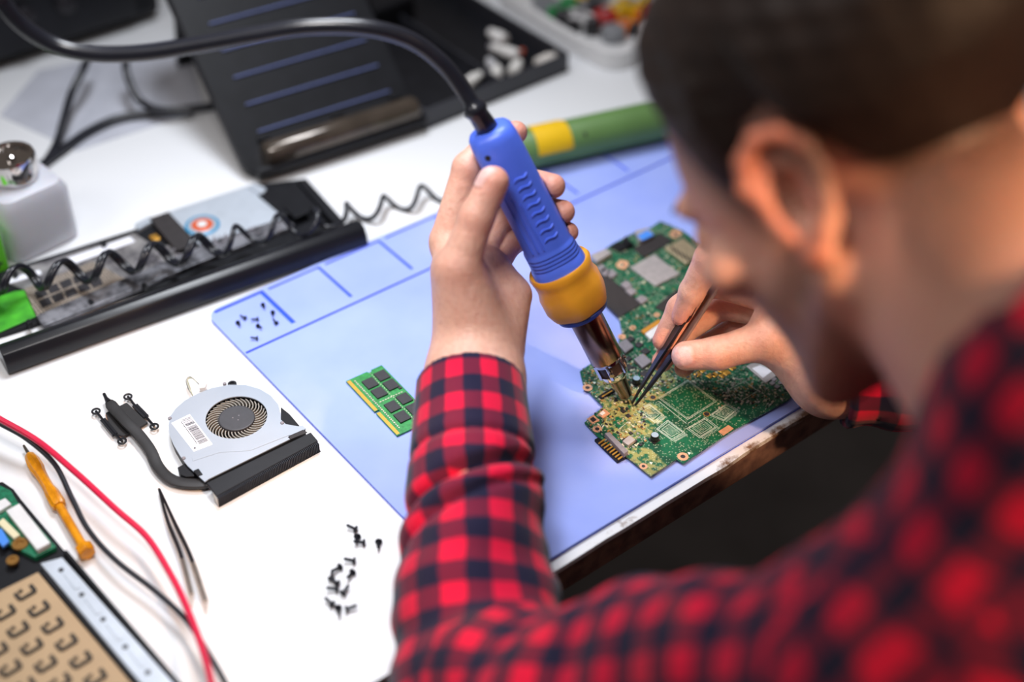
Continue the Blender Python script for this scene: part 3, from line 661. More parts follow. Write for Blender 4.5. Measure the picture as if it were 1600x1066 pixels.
# ------------------------------------------------------------------ laptop keyboard deck, bottom left
L = lambda x, y: (x/2.39, 620+y/2.39)
deck = thing('laptop_keyboard_deck', at(60, 950, TZ), 'dismantled laptop keyboard deck with a tan back plate at the bench corner', 'laptop part')
ZD = .008
def dcomp(name, pts, z0, z1, m, label=None, bevel=.0004, kind=None): return MB().pprism([L(*p) for p in pts], z0, z1).build(name, m, deck, bevel=bevel, label=label, kind=kind)
dcomp('frame', [(-300, 470), (-150, 330), (10, 318), (50, 345), (80, 385), (240, 575), (665, 1075), (820, 1260), (400, 1500), (-300, 900)], TZ, TZ+.0075, black)
dcomp('frame_rim', [(235, 575), (250, 572), (835, 1255), (812, 1262)], TZ+.0075, ZD, black); dcomp('frame_rim', [(150, 655), (172, 650), (660, 1200), (620, 1210)], TZ+.0075, ZD, black)
tan = mat('tan_film', '#bda07c', .55, .1, noise=.1, nscale=30, bump=.1)
dcomp('back_plate', [(-300, 870), (-5, 728), (142, 655), (600, 1200), (380, 1400), (-300, 1100)], TZ+.0075, ZD-.001, tan, label='tan keyboard back plate')
dcomp('hinge_strip', [(150, 622), (232, 600), (640, 1060), (760, 1210), (660, 1230), (530, 1075)], TZ+.0075, ZD+.001, silver, label='silver metal strip')
for x, y in ((228, 648), (305, 740), (385, 832), (468, 935), (552, 1030)):
    c = at(*L(x, y), ZD+.001); MB().lathe((c[0], c[1], ZD+.001), (0, 0, 1), [(0, .0017), (.0003, .0017)], 12).build('strip_hole', chipm, deck)
for x, y in ((265, 690), (345, 785), (425, 880), (510, 980)):
    dcomp('strip_emboss', [(x-32, y-30), (x-12, y-36), (x+34, y+22), (x+14, y+30)], ZD+.001, ZD+.0016, silver)
dcomp('circuit_board', [(-200, 400), (0, 330), (40, 350), (70, 400), (210, 560), (130, 600), (-30, 520), (-200, 600)], TZ+.0075, ZD+.0005, greenp)
dcomp('white_connector', [(22, 425), (72, 398), (188, 545), (138, 572)], ZD+.0005, ZD+.0045, whitep, label='long white connector')
dcomp('white_connector', [(-30, 400), (20, 378), (42, 400), (-10, 432)], ZD+.0005, ZD+.0035, whitep)
dcomp('cream_connector', [(-10, 470), (12, 452), (75, 515), (52, 530)], ZD+.0005, ZD+.0035, mat('cream', '#e6dcb8', .5), label='cream connector')
dcomp('blue_component', [(-30, 510), (5, 490), (35, 540), (10, 560)], ZD+.0005, ZD+.003, mat('blue_plastic', ''), label='blue component')
c = at(*L(75, 550), ZD+.001); MB().lathe((c[0], c[1], ZD-.0005), (0, 0, 1), [(0, .005), (.002, .005), (.002, .0026), (.0012, .0022)], 16).build('brass_insert', mat('brass', '#9a7038', .4, .7), deck, smooth=40)
c = at(*L(48, 615), ZD); MB().lathe((c[0], c[1], ZD-.0005), (0, 0, 1), [(0, .0038), (.002, .0038), (.002, .002), (.0012, .0018)], 16).build('brass_insert', mat('brass', ''), deck, smooth=40)
ck = MB().box((0, -.0028, .0003), (.0085, .0016, .0006)).box((-.0042, 0, .0003), (.0018, .005, .0006)).box((.0042, 0, .0003), (.0018, .005, .0006)).box((-.0015, .0022, .0003), (.002, .0014, .0006)).mesh('key_clip')
ck.materials.append(mat('clip_black', '#1a1410', .6))
o0, o1, o2 = at(*L(105, 745), ZD-.001)[:2], at(*L(165, 818), ZD-.001)[:2], at(*L(32, 785), ZD-.001)[:2]
du = unit(o1-o0)*.0165; dv = np.array([du[1], -du[0]]); ang = math.atan2(du[1], du[0])
plate = [tuple(at(*L(*p), ZD-.001)[:2]) for p in [(-300, 900), (-5, 750), (140, 680), (560, 1190), (380, 1380), (-300, 1080)]]
for i in range(-2, 14):
    for j in range(-1, 8):
        p = o0+du*(i+.35*(j % 3)-.2)+dv*j*1.0
        if inside(p, plate): inst('key_clip', ck, deck, (p[0], p[1], ZD-.001), (0, 0, ang+math.pi/2), (1.2, 1.2, 2))

# ------------------------------------------------------------------ stripped chassis with black bar
K = lambda x, y: (x/2.667, 260+y/2.667)
ch = thing('laptop_chassis', at(300, 440, TZ), 'stripped laptop chassis with a black rounded bar along its front', 'laptop part')
def kcomp(name, pts, z0, z1, m, label=None, bevel=.0003, kind=None, parent=ch): return MB().pprism([K(*p) for p in pts], z0, z1).build(name, m, parent, bevel=bevel, label=label, kind=kind)
b0, b1 = at(30, 556, .004), at(566, 366, .004); bd = unit((b1-b0)*[1, 1, 0]); bs = np.array([-bd[1], bd[0], 0.])
bl = np.linalg.norm((b1-b0)[:2]); st = b0-bd*.012
prf = [(-.0085, TZ), (-.0105, TZ+.004), (-.0095, TZ+.011), (-.006, TZ+.017), (0, TZ+.0195), (.006, TZ+.0180), (.0115, TZ+.013), (.014, TZ+.008), (.014, TZ)]
vs = []; fs = []
for e in (0, 1):
    for (a, z) in prf: p = st+bd*(bl+.012)*e+bs*a; vs.append((p[0], p[1], z))
n = len(prf)
for k in range(n): fs.append((k, (k+1) % n, n+(k+1) % n, n+k))
fs += [tuple(range(n))[::-1], tuple(range(n, 2*n))]
MB().add(vs, fs).build('front_bar', satin, ch, smooth=50, bevel=.001)
kcomp('tray', [(-200, 560), (0, 440), (560, 262), (1040, 78), (1110, 70), (1275, 50), (1430, 225), (1300, 300), (0, 700), (-200, 780)], TZ, TZ+.004, black)
kcomp('green_panel', [(-200, 610), (60, 520), (100, 515), (150, 625), (0, 690), (-200, 760)], TZ+.004, TZ+.0052, mat('lime_board', '#4ab828', .5, noise=.3, nscale=60, col2='#2f8a1e'), label='bright green panel')
kcomp('metal_tray', [(10, 450), (560, 278), (640, 330), (830, 330), (700, 400), (150, 610), (100, 515), (20, 480)], TZ+.004, TZ+.005, mat('grey_foil', '#a9a7a8', .4, .5, noise=.5, nscale=70, col2='#5c5a60'))
def mesh_material():
    m = bpy.data.materials.new('grille_metal'); m.use_nodes = True; nt = m.node_tree; b = nt.nodes['Principled BSDF']
    tc = nt.nodes.new('ShaderNodeTexCoord'); v = node(nt, 'ShaderNodeTexVoronoi'); v.inputs['Scale'].default_value = 420; v.inputs['Randomness'].default_value = .1
    nt.links.new(tc.outputs['Object'], v.inputs['Vector']); s = math_n(nt, 'LESS_THAN', v.outputs['Distance'], .38)
    nt.links.new(mix_n(nt, s, lin('#b8aca0'), lin('#4a4038')), b.inputs['Base Color']); b.inputs['Roughness'].default_value = .4; b.inputs['Metallic'].default_value = .4; return m
gr = kcomp('vent_grille', [(100, 510), (385, 395), (545, 480), (152, 622)], TZ+.005, TZ+.007, mesh_material(), label='perforated metal grille')
g0, g1, g2 = np.array((118, 520.)), np.array((405, 408.)), np.array((165, 608.))
for i in range(5):
    for j in range(2):
        a = g0+(g1-g0)*(.06+.185*i)+(g2-g0)*(.12+.42*j); e = (g1-g0)*.15; f_ = (g2-g0)*.32
        kcomp('grille_window', [tuple(a), tuple(a+e), tuple(a+e+f_), tuple(a+f_)], TZ+.007, TZ+.0074, chipm, parent=gr)
kcomp('paper_strip', [(255, 390), (540, 292), (565, 312), (275, 418)], TZ+.005, TZ+.0056, mat('paper_white', ''), label='white paper strip')
kcomp('paper_strip', [(28, 468), (165, 430), (175, 448), (40, 488)], TZ+.005, TZ+.0056, mat('paper_white', ''))
kcomp('optical_drive', [(700, 188), (1040, 78), (1100, 118), (1182, 212), (830, 325)], TZ+.004, TZ+.0085, silver, label='silver drive with a blue ring')
kcomp('black_strip', [(622, 215), (702, 188), (825, 322), (735, 350)], TZ+.004, TZ+.0093, tape, label='black tape strip')
for pts in ([(620, 290), (650, 280), (670, 300), (640, 312)], [(650, 328), (672, 318), (695, 350), (675, 360)]): kcomp('copper_tab', pts, TZ+.005, TZ+.0065, gold)
kcomp('connector', [(1075, 118), (1235, 70), (1320, 165), (1180, 205)], TZ+.004, TZ+.010, black); kcomp('connector', [(1180, 165), (1240, 145), (1300, 185), (1230, 215)], TZ+.010, TZ+.012, black)
kcomp('bracket', [(560, 240), (620, 208), (640, 225), (575, 262)], TZ+.004, TZ+.008, silver); kcomp('bracket', [(1030, 85), (1060, 68), (1110, 92), (1090, 120)], TZ+.0085, TZ+.010, silver)
kcomp('side_frame', [(1240, 62), (1275, 50), (1430, 225), (1395, 240)], TZ+.004, TZ+.012, black)
kcomp('rail', [(150, 622), (830, 335), (1180, 215), (1230, 245), (880, 380), (180, 665)], TZ+.004, TZ+.008, mat('pale_rail', '#8f9098', .4, .3, noise=.6, nscale=90, col2='#2e2e34'))
c = at(*K(843, 246), TZ+.0087)
for r, z, cl, nm in ((.0140, 0, '#2a90c0', 'blue_ring'), (.0118, .0003, '#a8b4c0', 'ring_plate'), (.0088, .0006, '#d86440', 'spindle_disc'), (.0040, .0012, '#e8eaec', 'spindle_hub')):
    MB().lathe((c[0], c[1], TZ+.0085+z), (0, 0, 1), [(0, r), (.0005, r), (.0007, r*.94)], 32).build(nm, mat('ring_'+nm, cl, .35, .2), ch)
for x, y in ((430, 312), (378, 560), (600, 490), (118, 645), (60, 440)):
    kcomp('clip', [(x-14, y), (x, y-10), (x+14, y+2), (x, y+14)], TZ+.004, TZ+.0095, black)
rg = random.Random(9); dbr = MB()
for k in range(60):
    x = rg.uniform(560, 1180); y = 300+(1180-x)*.0+rg.uniform(-20, 30)-(x-700)*.25; p = at(*K(x, y+60), TZ+.009); tiny(dbr, p[:2], rg.uniform(0, 3), rg.uniform(.001, .004), rg.uniform(.001, .002), TZ+.0075, .0012)
dbr.build('small_fittings', chipg, ch, kind='stuff')

# ------------------------------------------------------------------ coiled cable
cc = [(-60, 455, .022), (0, 440, .022), (100, 428, .024), (200, 408, .024), (290, 392, .024), (350, 378, .024), (420, 358, .024), (480, 348, .022), (540, 334, .010), (600, 322, .006), (660, 306, .006), (720, 296, .006)]
ax = spline([at(x, y, z) for x, y, z in cc], 30); hel = []; ph = 0.6
for i in range(len(ax)-1):
    d = ax[i+1]-ax[i]; l = np.linalg.norm(d); d = d/l; s_ = unit(np.cross(d, (0, 0, 1))); u2 = np.cross(s_, d)
    ph += l/.0335*2*math.pi; rad = .0092 if ax[i][2] > .015 else .0080
    hel.append(ax[i]+rad*(math.cos(ph)*s_+math.sin(ph)*u2))
hel2 = [h_+.0030*unit(ax[min(i+1, len(ax)-1)]-ax[i])+np.array([0, 0, .0008]) for i, h_ in enumerate(hel)]
o = MB().tube(hel, .0021, 10).tube(hel2[:150], .0021, 10).build('coiled_cable', rubber, smooth=60); tag(o, 'black coiled cable stretched over the stripped chassis', 'cable')

# ------------------------------------------------------------------ bottle with pump cap
c = at(76, 394, TZ); bx, by = c[0]-.002, c[1]+.030
bt = thing('dispenser_bottle', (bx, by, TZ), 'frosted white plastic dispenser bottle with a chrome pump top', 'bottle')
fro = mat('frosted_plastic', '#d2d4de', .35, noise=.04, nscale=30, sss=.3)
mb = MB(); vs = []; lv = [(TZ, .028), (TZ+.002, .030), (TZ+.046, .030), (TZ+.054, .026), (TZ+.057, .017)]
fs = []; n = 28
for z, r in lv:
    for x, y in rrect(-r, -r, r, r, r*.35, 6): a = .12; vs.append((bx+x*math.cos(a)-y*math.sin(a), by+x*math.sin(a)+y*math.cos(a), z))
for i in range(len(lv)-1):
    for k in range(n): l = (k+1) % n; fs.append((i*n+k, i*n+l, i*n+n+l, i*n+n+k))
fs += [tuple(range(n))[::-1], tuple(range(len(vs)-n, len(vs)))]
mb.add(vs, fs).build('bottle_body', fro, bt, smooth=40)
MB().lathe((bx, by, TZ+.057), (0, 0, 1), [(0, .0165), (.001, .0185), (.018, .0190), (.021, .0180), (.021, .0155), (.0175, .0145), (.0165, .004), (.019, .0035), (.0205, .0012)], 40).build('pump_cap', chrome, bt, smooth=40, label='chrome dished pump cap')
# ------------------------------------------------------------------ lime box
lb_px = [(-70, 352), (-20, 330), (8, 345), (24, 418), (-40, 448)]
gbx = thing('green_battery', at(-10, 415, TZ), 'lime green battery block with plus and minus marks at the left edge', 'battery')
lime = mat('lime_plastic', '#6fe02a', .4, noise=.06, nscale=60)
g0 = at(26, 424, TZ); gx, gy = g0[0]-.026, g0[1]+.012
MB().box((gx, gy, TZ+.021), (.044, .02, .042)).build('case', lime, gbx, bevel=.0015)
pm = MB()
for zz, kk in ((.011, 'p'), (.025, 'm'), (.036, 'm')):
    pm.box((gx+.014, gy-.01005, TZ+zz), (.0075, .0003, .002))
    if kk == 'p': pm.box((gx+.014, gy-.01005, TZ+zz), (.002, .0003, .0075))
pm.build('polarity_marks', inkm, gbx, label='black plus and minus marks')

# ------------------------------------------------------------------ black ridged stand with glossy roll bar
pA, pB = at(398, 284, TZ), at(668, 196, TZ)
sx = unit((pB-pA)*[1, 1, 0]); sy0 = np.array([-sx[1], sx[0], 0.])
best = None
for a in np.linspace(.1, 1.5, 60):
    q_ = pA+(sy0*math.cos(a)+np.array([0, 0, 1])*math.sin(a))*.16; v = R.T@(q_-CAM); xx, yy = 800+FOC*v[0]/-v[2], 533-FOC*v[1]/-v[2]
    s_ = abs((xx-398)/(yy-284)-(398-272)/(284.-0)); best = min(best or (9, 0), (s_, a))
sa = min(max(best[1], .35), 1.2); sv = sy0*math.cos(sa)+np.array([0, 0, 1])*math.sin(sa); sn = np.cross(sx, sv)
if sn[2] < 0: sn = -sn
WS = np.linalg.norm(pB-pA)*.97
stand = thing('ridged_stand', pA+sx*WS/2, 'large black ridged stand panel leaning behind the chassis', 'stand')
org = pA+np.array([0, 0, .004])
MS = np.array([sx, sv, sn]).T
def sloc(u, v, w): return org+sx*u+sv*v+sn*w
pn = MB(); o_ = rrect(-.006, -.004, WS, .26, .02); pn.hexa([sloc(u, v, -.006) for u, v in o_], [sloc(u, v, .004) for u, v in o_]); pn.build('panel', black, stand, bevel=.002)
for k in range(7):
    v0 = .036+k*.026
    MB().box(sloc(WS*.5, v0, .0045), (WS*.78, .0016, .0026), MS).build('ridge', mat('ridge_plastic', '#6a76a8', .3, noise=.1), stand, bevel=.0006)
MB().tube([sloc(.012, .012, .012), sloc(.016, .012, .012), sloc(WS*.95, .012, .012), sloc(WS*.97, .012, .012)], [.009, .0115, .0115, .009], 24).build('roll_bar', mat('gloss_bar', '#5b5148', .16, .4, noise=.4, nscale=40, spec=.8, bump=.2, bscale=60), stand, smooth=50, label='glossy rounded bar')
for u in (.02, WS*.55, WS*.9): MB().box(sloc(u, .029, .006), (.010, .005, .006), MS).build('bar_clip', black, stand, bevel=.001)
MB().box(sloc(WS/2, -.001, .008), (WS, .008, .014), MS).build('lower_lip', black, stand, bevel=.003)
bk = org+sv*.2; MB().hexa([(*(org+sy0*.20+sx*a)[:2], TZ) for a in (0.02, .03, .03, .02)][:4] if False else [tuple(org+sy0*.21+sx*a+sy0*b+np.array([0, 0, TZ-.001])-np.array([0, 0, org[2]-TZ])*0-np.array([0, 0, org[2]])) for a, b in ((.02, 0), (WS-.02, 0), (WS-.02, .006), (.02, .006))],
    [tuple(sloc(a, .22+b, -.006)) for a, b in ((.02, 0), (WS-.02, 0), (WS-.02, .006), (.02, .006))]).build('prop_leg', black, stand)

# ------------------------------------------------------------------ black tray with white connectors
tA, tB = at(664, 204, TZ), at(888, 112, TZ); tx = unit((tB-tA)*[1, 1, 0]); ty = np.array([-tx[1], tx[0], 0.]); TW = np.linalg.norm(tB-tA)
tray = thing('parts_tray', tA+tx*TW/2+ty*.06, 'black open parts tray holding white connectors behind the hose', 'tray')
MT = np.array([tx, ty, [0, 0, 1]]).T
greyb = mat('tray_grey', '#34353d', .5, noise=.2, nscale=40)
def tl_(u, v, w): return tA+tx*u+ty*v+np.array([0, 0, w])
TD = .27
MB().box(tl_(TW/2, TD/2, .0015), (TW, TD, .003), MT).build('tray_floor', black, tray)
for nm, c_, sz in (('tray_wall', (TW/2, .0015, .010), (TW, .003, .020)), ('tray_wall', (TW/2, TD-.0015, .010), (TW, .003, .020)), ('tray_wall', (.0015, TD/2, .010), (.003, TD-.006, .020)), ('tray_wall', (TW-.0015, TD/2, .010), (.003, TD-.006, .020)), ('divider', (TW*.55, TD/2, .008), (.002, TD-.006, .014))):
    MB().box(tl_(*c_), sz, MT).build(nm, greyb, tray, bevel=.0008)
def small_conn(i, px, py, L_, r, ang, cl, label, z=.004):
    p = at(px, py, z+r); a = ang; d = np.array([math.cos(a), math.sin(a), .0])
    t = thing('connector', (p[0], p[1], TZ+.003), label, 'connector', 'connectors in the black tray')
    m = mat('conn_'+cl[1:], cl, .4, noise=.08, nscale=100); z_ = np.array([p[0], p[1], TZ+.0032+r])
    MB().lathe(z_-d*L_/2, d, [(0, r*.8), (.0008, r), (L_*.6, r), (L_*.62, r*.75), (L_, r*.7)], 16).build('plug_body', m, t, smooth=40)
    MB().tube([z_+d*L_*.5, z_+d*L_*.62], r*.55, 8).build('plug_pin', chipg, t, smooth=40)
for i, a in enumerate([(740, 118, .02, .0055, .3, '#eceae6', 'white round connector at the left end of the black tray'), (776, 108, .018, .0055, .8, '#eceae6', 'white round connector second from the left in the black tray'),
    (806, 100, .02, .0058, .6, '#f0eeea', 'white round connector in the middle front of the black tray'), (855, 88, .026, .006, .1, '#f2ece6', 'white connector by the right wall of the black tray'),
    (790, 75, .03, .006, 1.9, '#e4e2e0', 'long white connector lying across the middle of the black tray'), (778, 52, .022, .0065, 1.6, '#eeeceb', 'white connector farthest back in the black tray'), (812, 78, .012, .004, .4, '#c8502c', 'small orange-red plug among the white connectors'), (768, 95, .016, .005, 1.2, '#c8c8cc', 'pale grey connector behind the two left white ones')]): small_conn(i, *a)

bc = MB().pprism([(585, 16), (648, -8), (600, -100), (520, -70)], TZ, TZ+.03).build('black_case', black, bevel=.004); tag(bc, 'black case between the ridged stand and the parts tray', 'case')
# ------------------------------------------------------------------ pale component tray far back
wt = thing('component_tray', at(900, 30, TZ), 'pale rounded tray full of coloured parts beside the hair', 'tray')
wpx = [(782, -10), (805, -60), (1090, -160), (1180, -60), (1040, 45), (990, 78), (955, 84), (925, 74), (870, 45)]
ww = [at(x, y, TZ+.018)[:2] for x, y in wpx]; cw_ = np.mean(ww, 0)
ww = [tuple(q[:2]) for q in spline([(*w, 0) for w in ww]+[(*ww[0], 0)], 4)[:-1]]
slab_with_holes(ww, [[tuple(cw_+(np.array(p)-cw_)*.90) for p in ww]], TZ+.001, TZ+.018, 'tray_rim', whitep, wt)
MB().prism([tuple(cw_+(np.array(p)-cw_)*.97) for p in ww], TZ, TZ+.001).build('tray_floor', whitep, wt)
cols = [('#1f9a50', 'green'), ('#e8e8ea', 'white'), ('#c02020', 'red'), ('#f0c020', 'yellow'), ('#222226', 'black'), ('#e87818', 'orange'), ('#8f9298', 'grey'), ('#2a2a30', 'dark')]
spots = [(868, 18, 0), (888, 8, 0), (905, 30, 1), (912, 12, 6), (925, 40, 4), (945, 28, 2), (950, 10, 1), (965, 20, 3), (985, 12, 3), (1000, 25, 5), (1010, 8, 3), (935, 5, 7), (895, 40, 4), (975, 42, 5), (855, 5, 6), (1020, 20, 2), (915, -5, 3), (958, 52, 6), (990, 45, 4), (880, 28, 7)]
part_lab = ['green block at the left end of the pale tray', 'green round part at the back of the pale tray', 'white block in the middle of the pale tray', 'grey round part behind the middle of the pale tray', 'black block at the front of the pale tray beside a red part',
 'red round part in the middle of the pale tray', 'small white block right at the back of the pale tray', 'yellow round part in the pale tray beside the red one', 'yellow block towards the back right of the pale tray', 'orange round part at the right of the pale tray',
 'yellow block at the far right end of the pale tray', 'dark round part behind the black block in the pale tray', 'black block nearest the left front corner of the pale tray', 'orange round part near the front right rim of the pale tray', 'grey block at the far left end of the pale tray',
 'red round part close to the hair in the pale tray', 'yellow block at the very back of the pale tray', 'grey round part touching the front rim of the pale tray', 'black block at the front right of the pale tray close to the hair', 'dark round part left of the middle of the pale tray']
for i, (x, y, k) in enumerate(spots):
    p = at(x, y, TZ+.008); s_ = .006+.003*(i % 3); t = thing('electronic_part', (p[0], p[1], TZ+.001), part_lab[i], 'component', 'loose parts in the pale tray')
    m = mat('part_'+cols[k][1], cols[k][0], .4, noise=.1)
    if i % 2: MB().lathe((p[0], p[1], TZ+.001), (0, 0, 1), [(0, s_*.8), (.001, s_), (.012, s_), (.014, s_*.8)], 16).build('part_body', m, t, smooth=40)
    else: MB().box((p[0], p[1], TZ+.007), (s_*2.4, s_*1.6, .012), [[math.cos(i), -math.sin(i), 0], [math.sin(i), math.cos(i), 0], [0, 0, 1]]).build('part_body', m, t, bevel=.001)
    MB().box((p[0], p[1], TZ+.0145), (s_*.7, s_*.5, .0015)).build('part_terminal', chipg, t, bevel=.0003)

# ------------------------------------------------------------------ green tube
c0, c1 = at(798, 281, .0), at(1040, 226, 0.); tb_ = unit((c1-c0)*[1, 1, 0]); c0 = c0+np.array([-tb_[1], tb_[0], 0])*.014
gt = thing('green_tube', (c0[0]+.1, c0[1], 0), 'dull green plastic tube with a yellow sleeve lying at the back of the mat', 'tube')
RT = .0175; z_ = np.array([0, 0, RT+.0004])
tgreen = mat('tube_green', '#62884a', .5, noise=.1, nscale=30)
MB().lathe(c0+z_, tb_, [(0, RT*.9), (.003, RT), (.27, RT), (.273, RT*.9)], 40).build('tube_body', tgreen, gt, smooth=40)
fr = 0.024; MB().lathe(c0+z_+tb_*fr, tb_, [(0, RT*.9), (.0005, RT*1.06), (.029, RT*1.06), (.033, RT*1.0)], 40, mod=lambda d, t: 1 if math.cos(t) > .1 else .88).build('yellow_sleeve', mat('sleeve_yellow', '#f2c41a', .45, noise=.05), gt, smooth=40, label='bright yellow sleeve')
h = c0+z_+tb_*.074+unit(np.array([CAM[0], CAM[1], 0])-np.array([c0[0], c0[1], 0]))*RT*.75+np.array([0, 0, .010])
MB().tube([h, h+unit(CAM-h)*.002], .0022, 14).build('tube_hole', chipm, gt)

# ------------------------------------------------------------------ dark device top left and cables
dv0 = at(-40, 128, TZ); dv1 = at(150, 68, TZ); dx = unit((dv1-dv0)*[1, 1, 0]); dy = np.array([-dx[1], dx[0], 0.]); MD = np.array([dx, dy, [0, 0, 1]]).T
st_ = thing('soldering_station', dv0+dx*.12+dy*.09, 'bulky black soldering station body at the back left', 'soldering station')
MB().box(dv0+dx*.07+dy*.09+np.array([0, 0, .05]), (.26, .17, .094), MD).build('case', black, st_, bevel=.012)
MB().box(dv0+dx*.07+dy*.0035+np.array([0, 0, .045]), (.20, .004, .06), MD).build('front_panel', satin, st_, bevel=.001)
for k in range(3):
    p = dv0+dx*(.02+.04*k)+np.array([0, 0, .05]); MB().lathe(p+dy*.002, -dy, [(0, .009), (.008, .0085), (.009, .007)], 20).build('knob', chipm, st_, smooth=40)
for k in range(4):
    q_ = dv0+dx*(-.04 if k % 2 else .17)+dy*(.03 if k < 2 else .15); MB().lathe((q_[0], q_[1], TZ), (0, 0, 1), [(0, .008), (.006, .009)], 14).build('foot', rubber, st_)
def cable(pts, r, label, m=rubber):
    o = MB().tube(spline([at(x, y, z) for x, y, z in pts], 8), r, 12).build('cable', m, smooth=60); tag(o, label, 'cable')
cable([(140, 80, .03), (132, 104, .03), (112, 145, .02), (100, 185, .012), (88, 225, .004), (70, 256, .0015)], .0036, 'black cable dropping straight down from the hose clamp to the bench')
cable([(60, 262, .0012), (90, 240, .0012), (140, 205, .0015), (190, 184, .0015), (250, 177, .0012), (340, 165, .0012)], .0041, 'thick black cable lying along the bench towards the ridged stand')
cable([(196, 88, .035), (197, 110, .03), (206, 138, .020), (222, 160, .012), (250, 172, .009), (300, 172, .008)], .0036, 'black cable curving down behind the hose, right of the straight one')
o = MB().pprism([(0, 180), (60, 110), (290, 60), (320, 170), (120, 235)], TZ, TZ+.0008).build('plastic_bag', mat('bag_grey', '#c9ccd8', .25, noise=.12, nscale=30, bump=1.0, bscale=25)); tag(o, 'flat crinkled pale plastic bag under the cables', 'bag')

HF = (-.47, -.28, -.84); HU = (-.46, .888, .02); EARP = (1236, 326, 612)
NB = P(1770, 620, 550)                     # base of the neck
LSH = P(1490, 1090, 580); RSH = LSH+np.array([.33, -.11, .01])
DN = unit(np.array([.02, -.10, -1.0])); HIP = np.array([.20, -.84, -.20])
LEL = P(750, 1108, 778); REL = np.array([.46, -.52, .07])
# ------------------------------------------------------------------ person
def surface_net(fn, lo, hi, h):
    lo = np.array(lo, float); hi = np.array(hi, float); n = np.ceil((hi-lo)/h).astype(int)+1
    ax_ = [lo[i]+h*np.arange(n[i]) for i in range(3)]
    V = np.empty(tuple(n), np.float32)
    for i in range(0, n[0], 24):       # in slabs, to keep the arrays small
        X, Y, Z = np.meshgrid(ax_[0][i:i+24], ax_[1], ax_[2], indexing='ij'); Q = np.stack([X, Y, Z], -1).reshape(-1, 3)
        V[i:i+24] = fn(Q).reshape(X.shape)
    S = V < 0
    c = [S[a:n[0]-1+a, b:n[1]-1+b, d:n[2]-1+d] for a in (0, 1) for b in (0, 1) for d in (0, 1)]
    cnt = sum(x.astype(np.int8) for x in c); act = (cnt > 0) & (cnt < 8)
    idx = -np.ones(act.shape, int); I = np.argwhere(act); idx[act] = np.arange(len(I))
    acc = np.zeros((len(I), 3)); num = np.zeros(len(I))
    corners = [(a, b, d) for a in (0, 1) for b in (0, 1) for d in (0, 1)]
    for p in corners:
        for k in range(3):
            if p[k]: continue
            q = list(p); q[k] = 1
            a = V[I[:, 0]+p[0], I[:, 1]+p[1], I[:, 2]+p[2]]; b = V[I[:, 0]+q[0], I[:, 1]+q[1], I[:, 2]+q[2]]
            m = (a < 0) != (b < 0); t = np.where(m, a/np.where(m, a-b, 1), 0)
            pt = np.tile(np.array(p, float), (len(I), 1)); pt[:, k] += t
            acc += pt*m[:, None]; num += m
    verts = lo+(I+acc/num[:, None])*h
    faces = []
    for k in range(3):
        u, v = (k+1) % 3, (k+2) % 3
        sl0 = [slice(None)]*3; sl1 = [slice(None)]*3; sl0[k] = slice(0, -1); sl1[k] = slice(1, None)
        a = S[tuple(sl0)]; b = S[tuple(sl1)]; E_ = np.argwhere(a != b)
        E_ = E_[(E_[:, u] > 0) & (E_[:, v] > 0) & (E_[:, u] < n[u]-1) & (E_[:, v] < n[v]-1)]
        fl = a[E_[:, 0], E_[:, 1], E_[:, 2]]
        def g(du, dv):
            w = E_.copy(); w[:, u] -= du; w[:, v] -= dv; return idx[w[:, 0], w[:, 1], w[:, 2]]
        q = np.stack([g(1, 1), g(0, 1), g(0, 0), g(1, 0)], 1); q[~fl] = q[~fl][:, ::-1]; faces.append(q)
    return verts, np.concatenate(faces)
def cap(Q, a, b, r1, r2=None):
    a = np.array(a, float); b = np.array(b, float); r2 = r1 if r2 is None else r2; d = b-a
    t = np.clip((Q-a)@d/max(d@d, 1e-12), 0, 1); return np.linalg.norm(Q-a-t[:, None]*d, axis=1)-(r1+(r2-r1)*t)
def ell(Q, c, r, M=None):
    p = Q-np.array(c); 
    if M is not None: p = p@np.array(M).T
    r = np.array(r); k0 = np.linalg.norm(p/r, axis=1); k1 = np.linalg.norm(p/(r*r), axis=1)+1e-9; return k0*(k0-1)/k1
def smin(a, b, k): h = np.clip(.5+.5*(b-a)/k, 0, 1); return b*(1-h)+a*h-k*h*(1-h)
def smax(a, b, k): return -smin(-a, -b, k)
def chain(Q, pts, rs, k=.003):
    d = None
    for i in range(len(pts)-1):
        e = cap(Q, pts[i], pts[i+1], rs[i], rs[i+1]); d = e if d is None else smin(d, e, k)
    return d
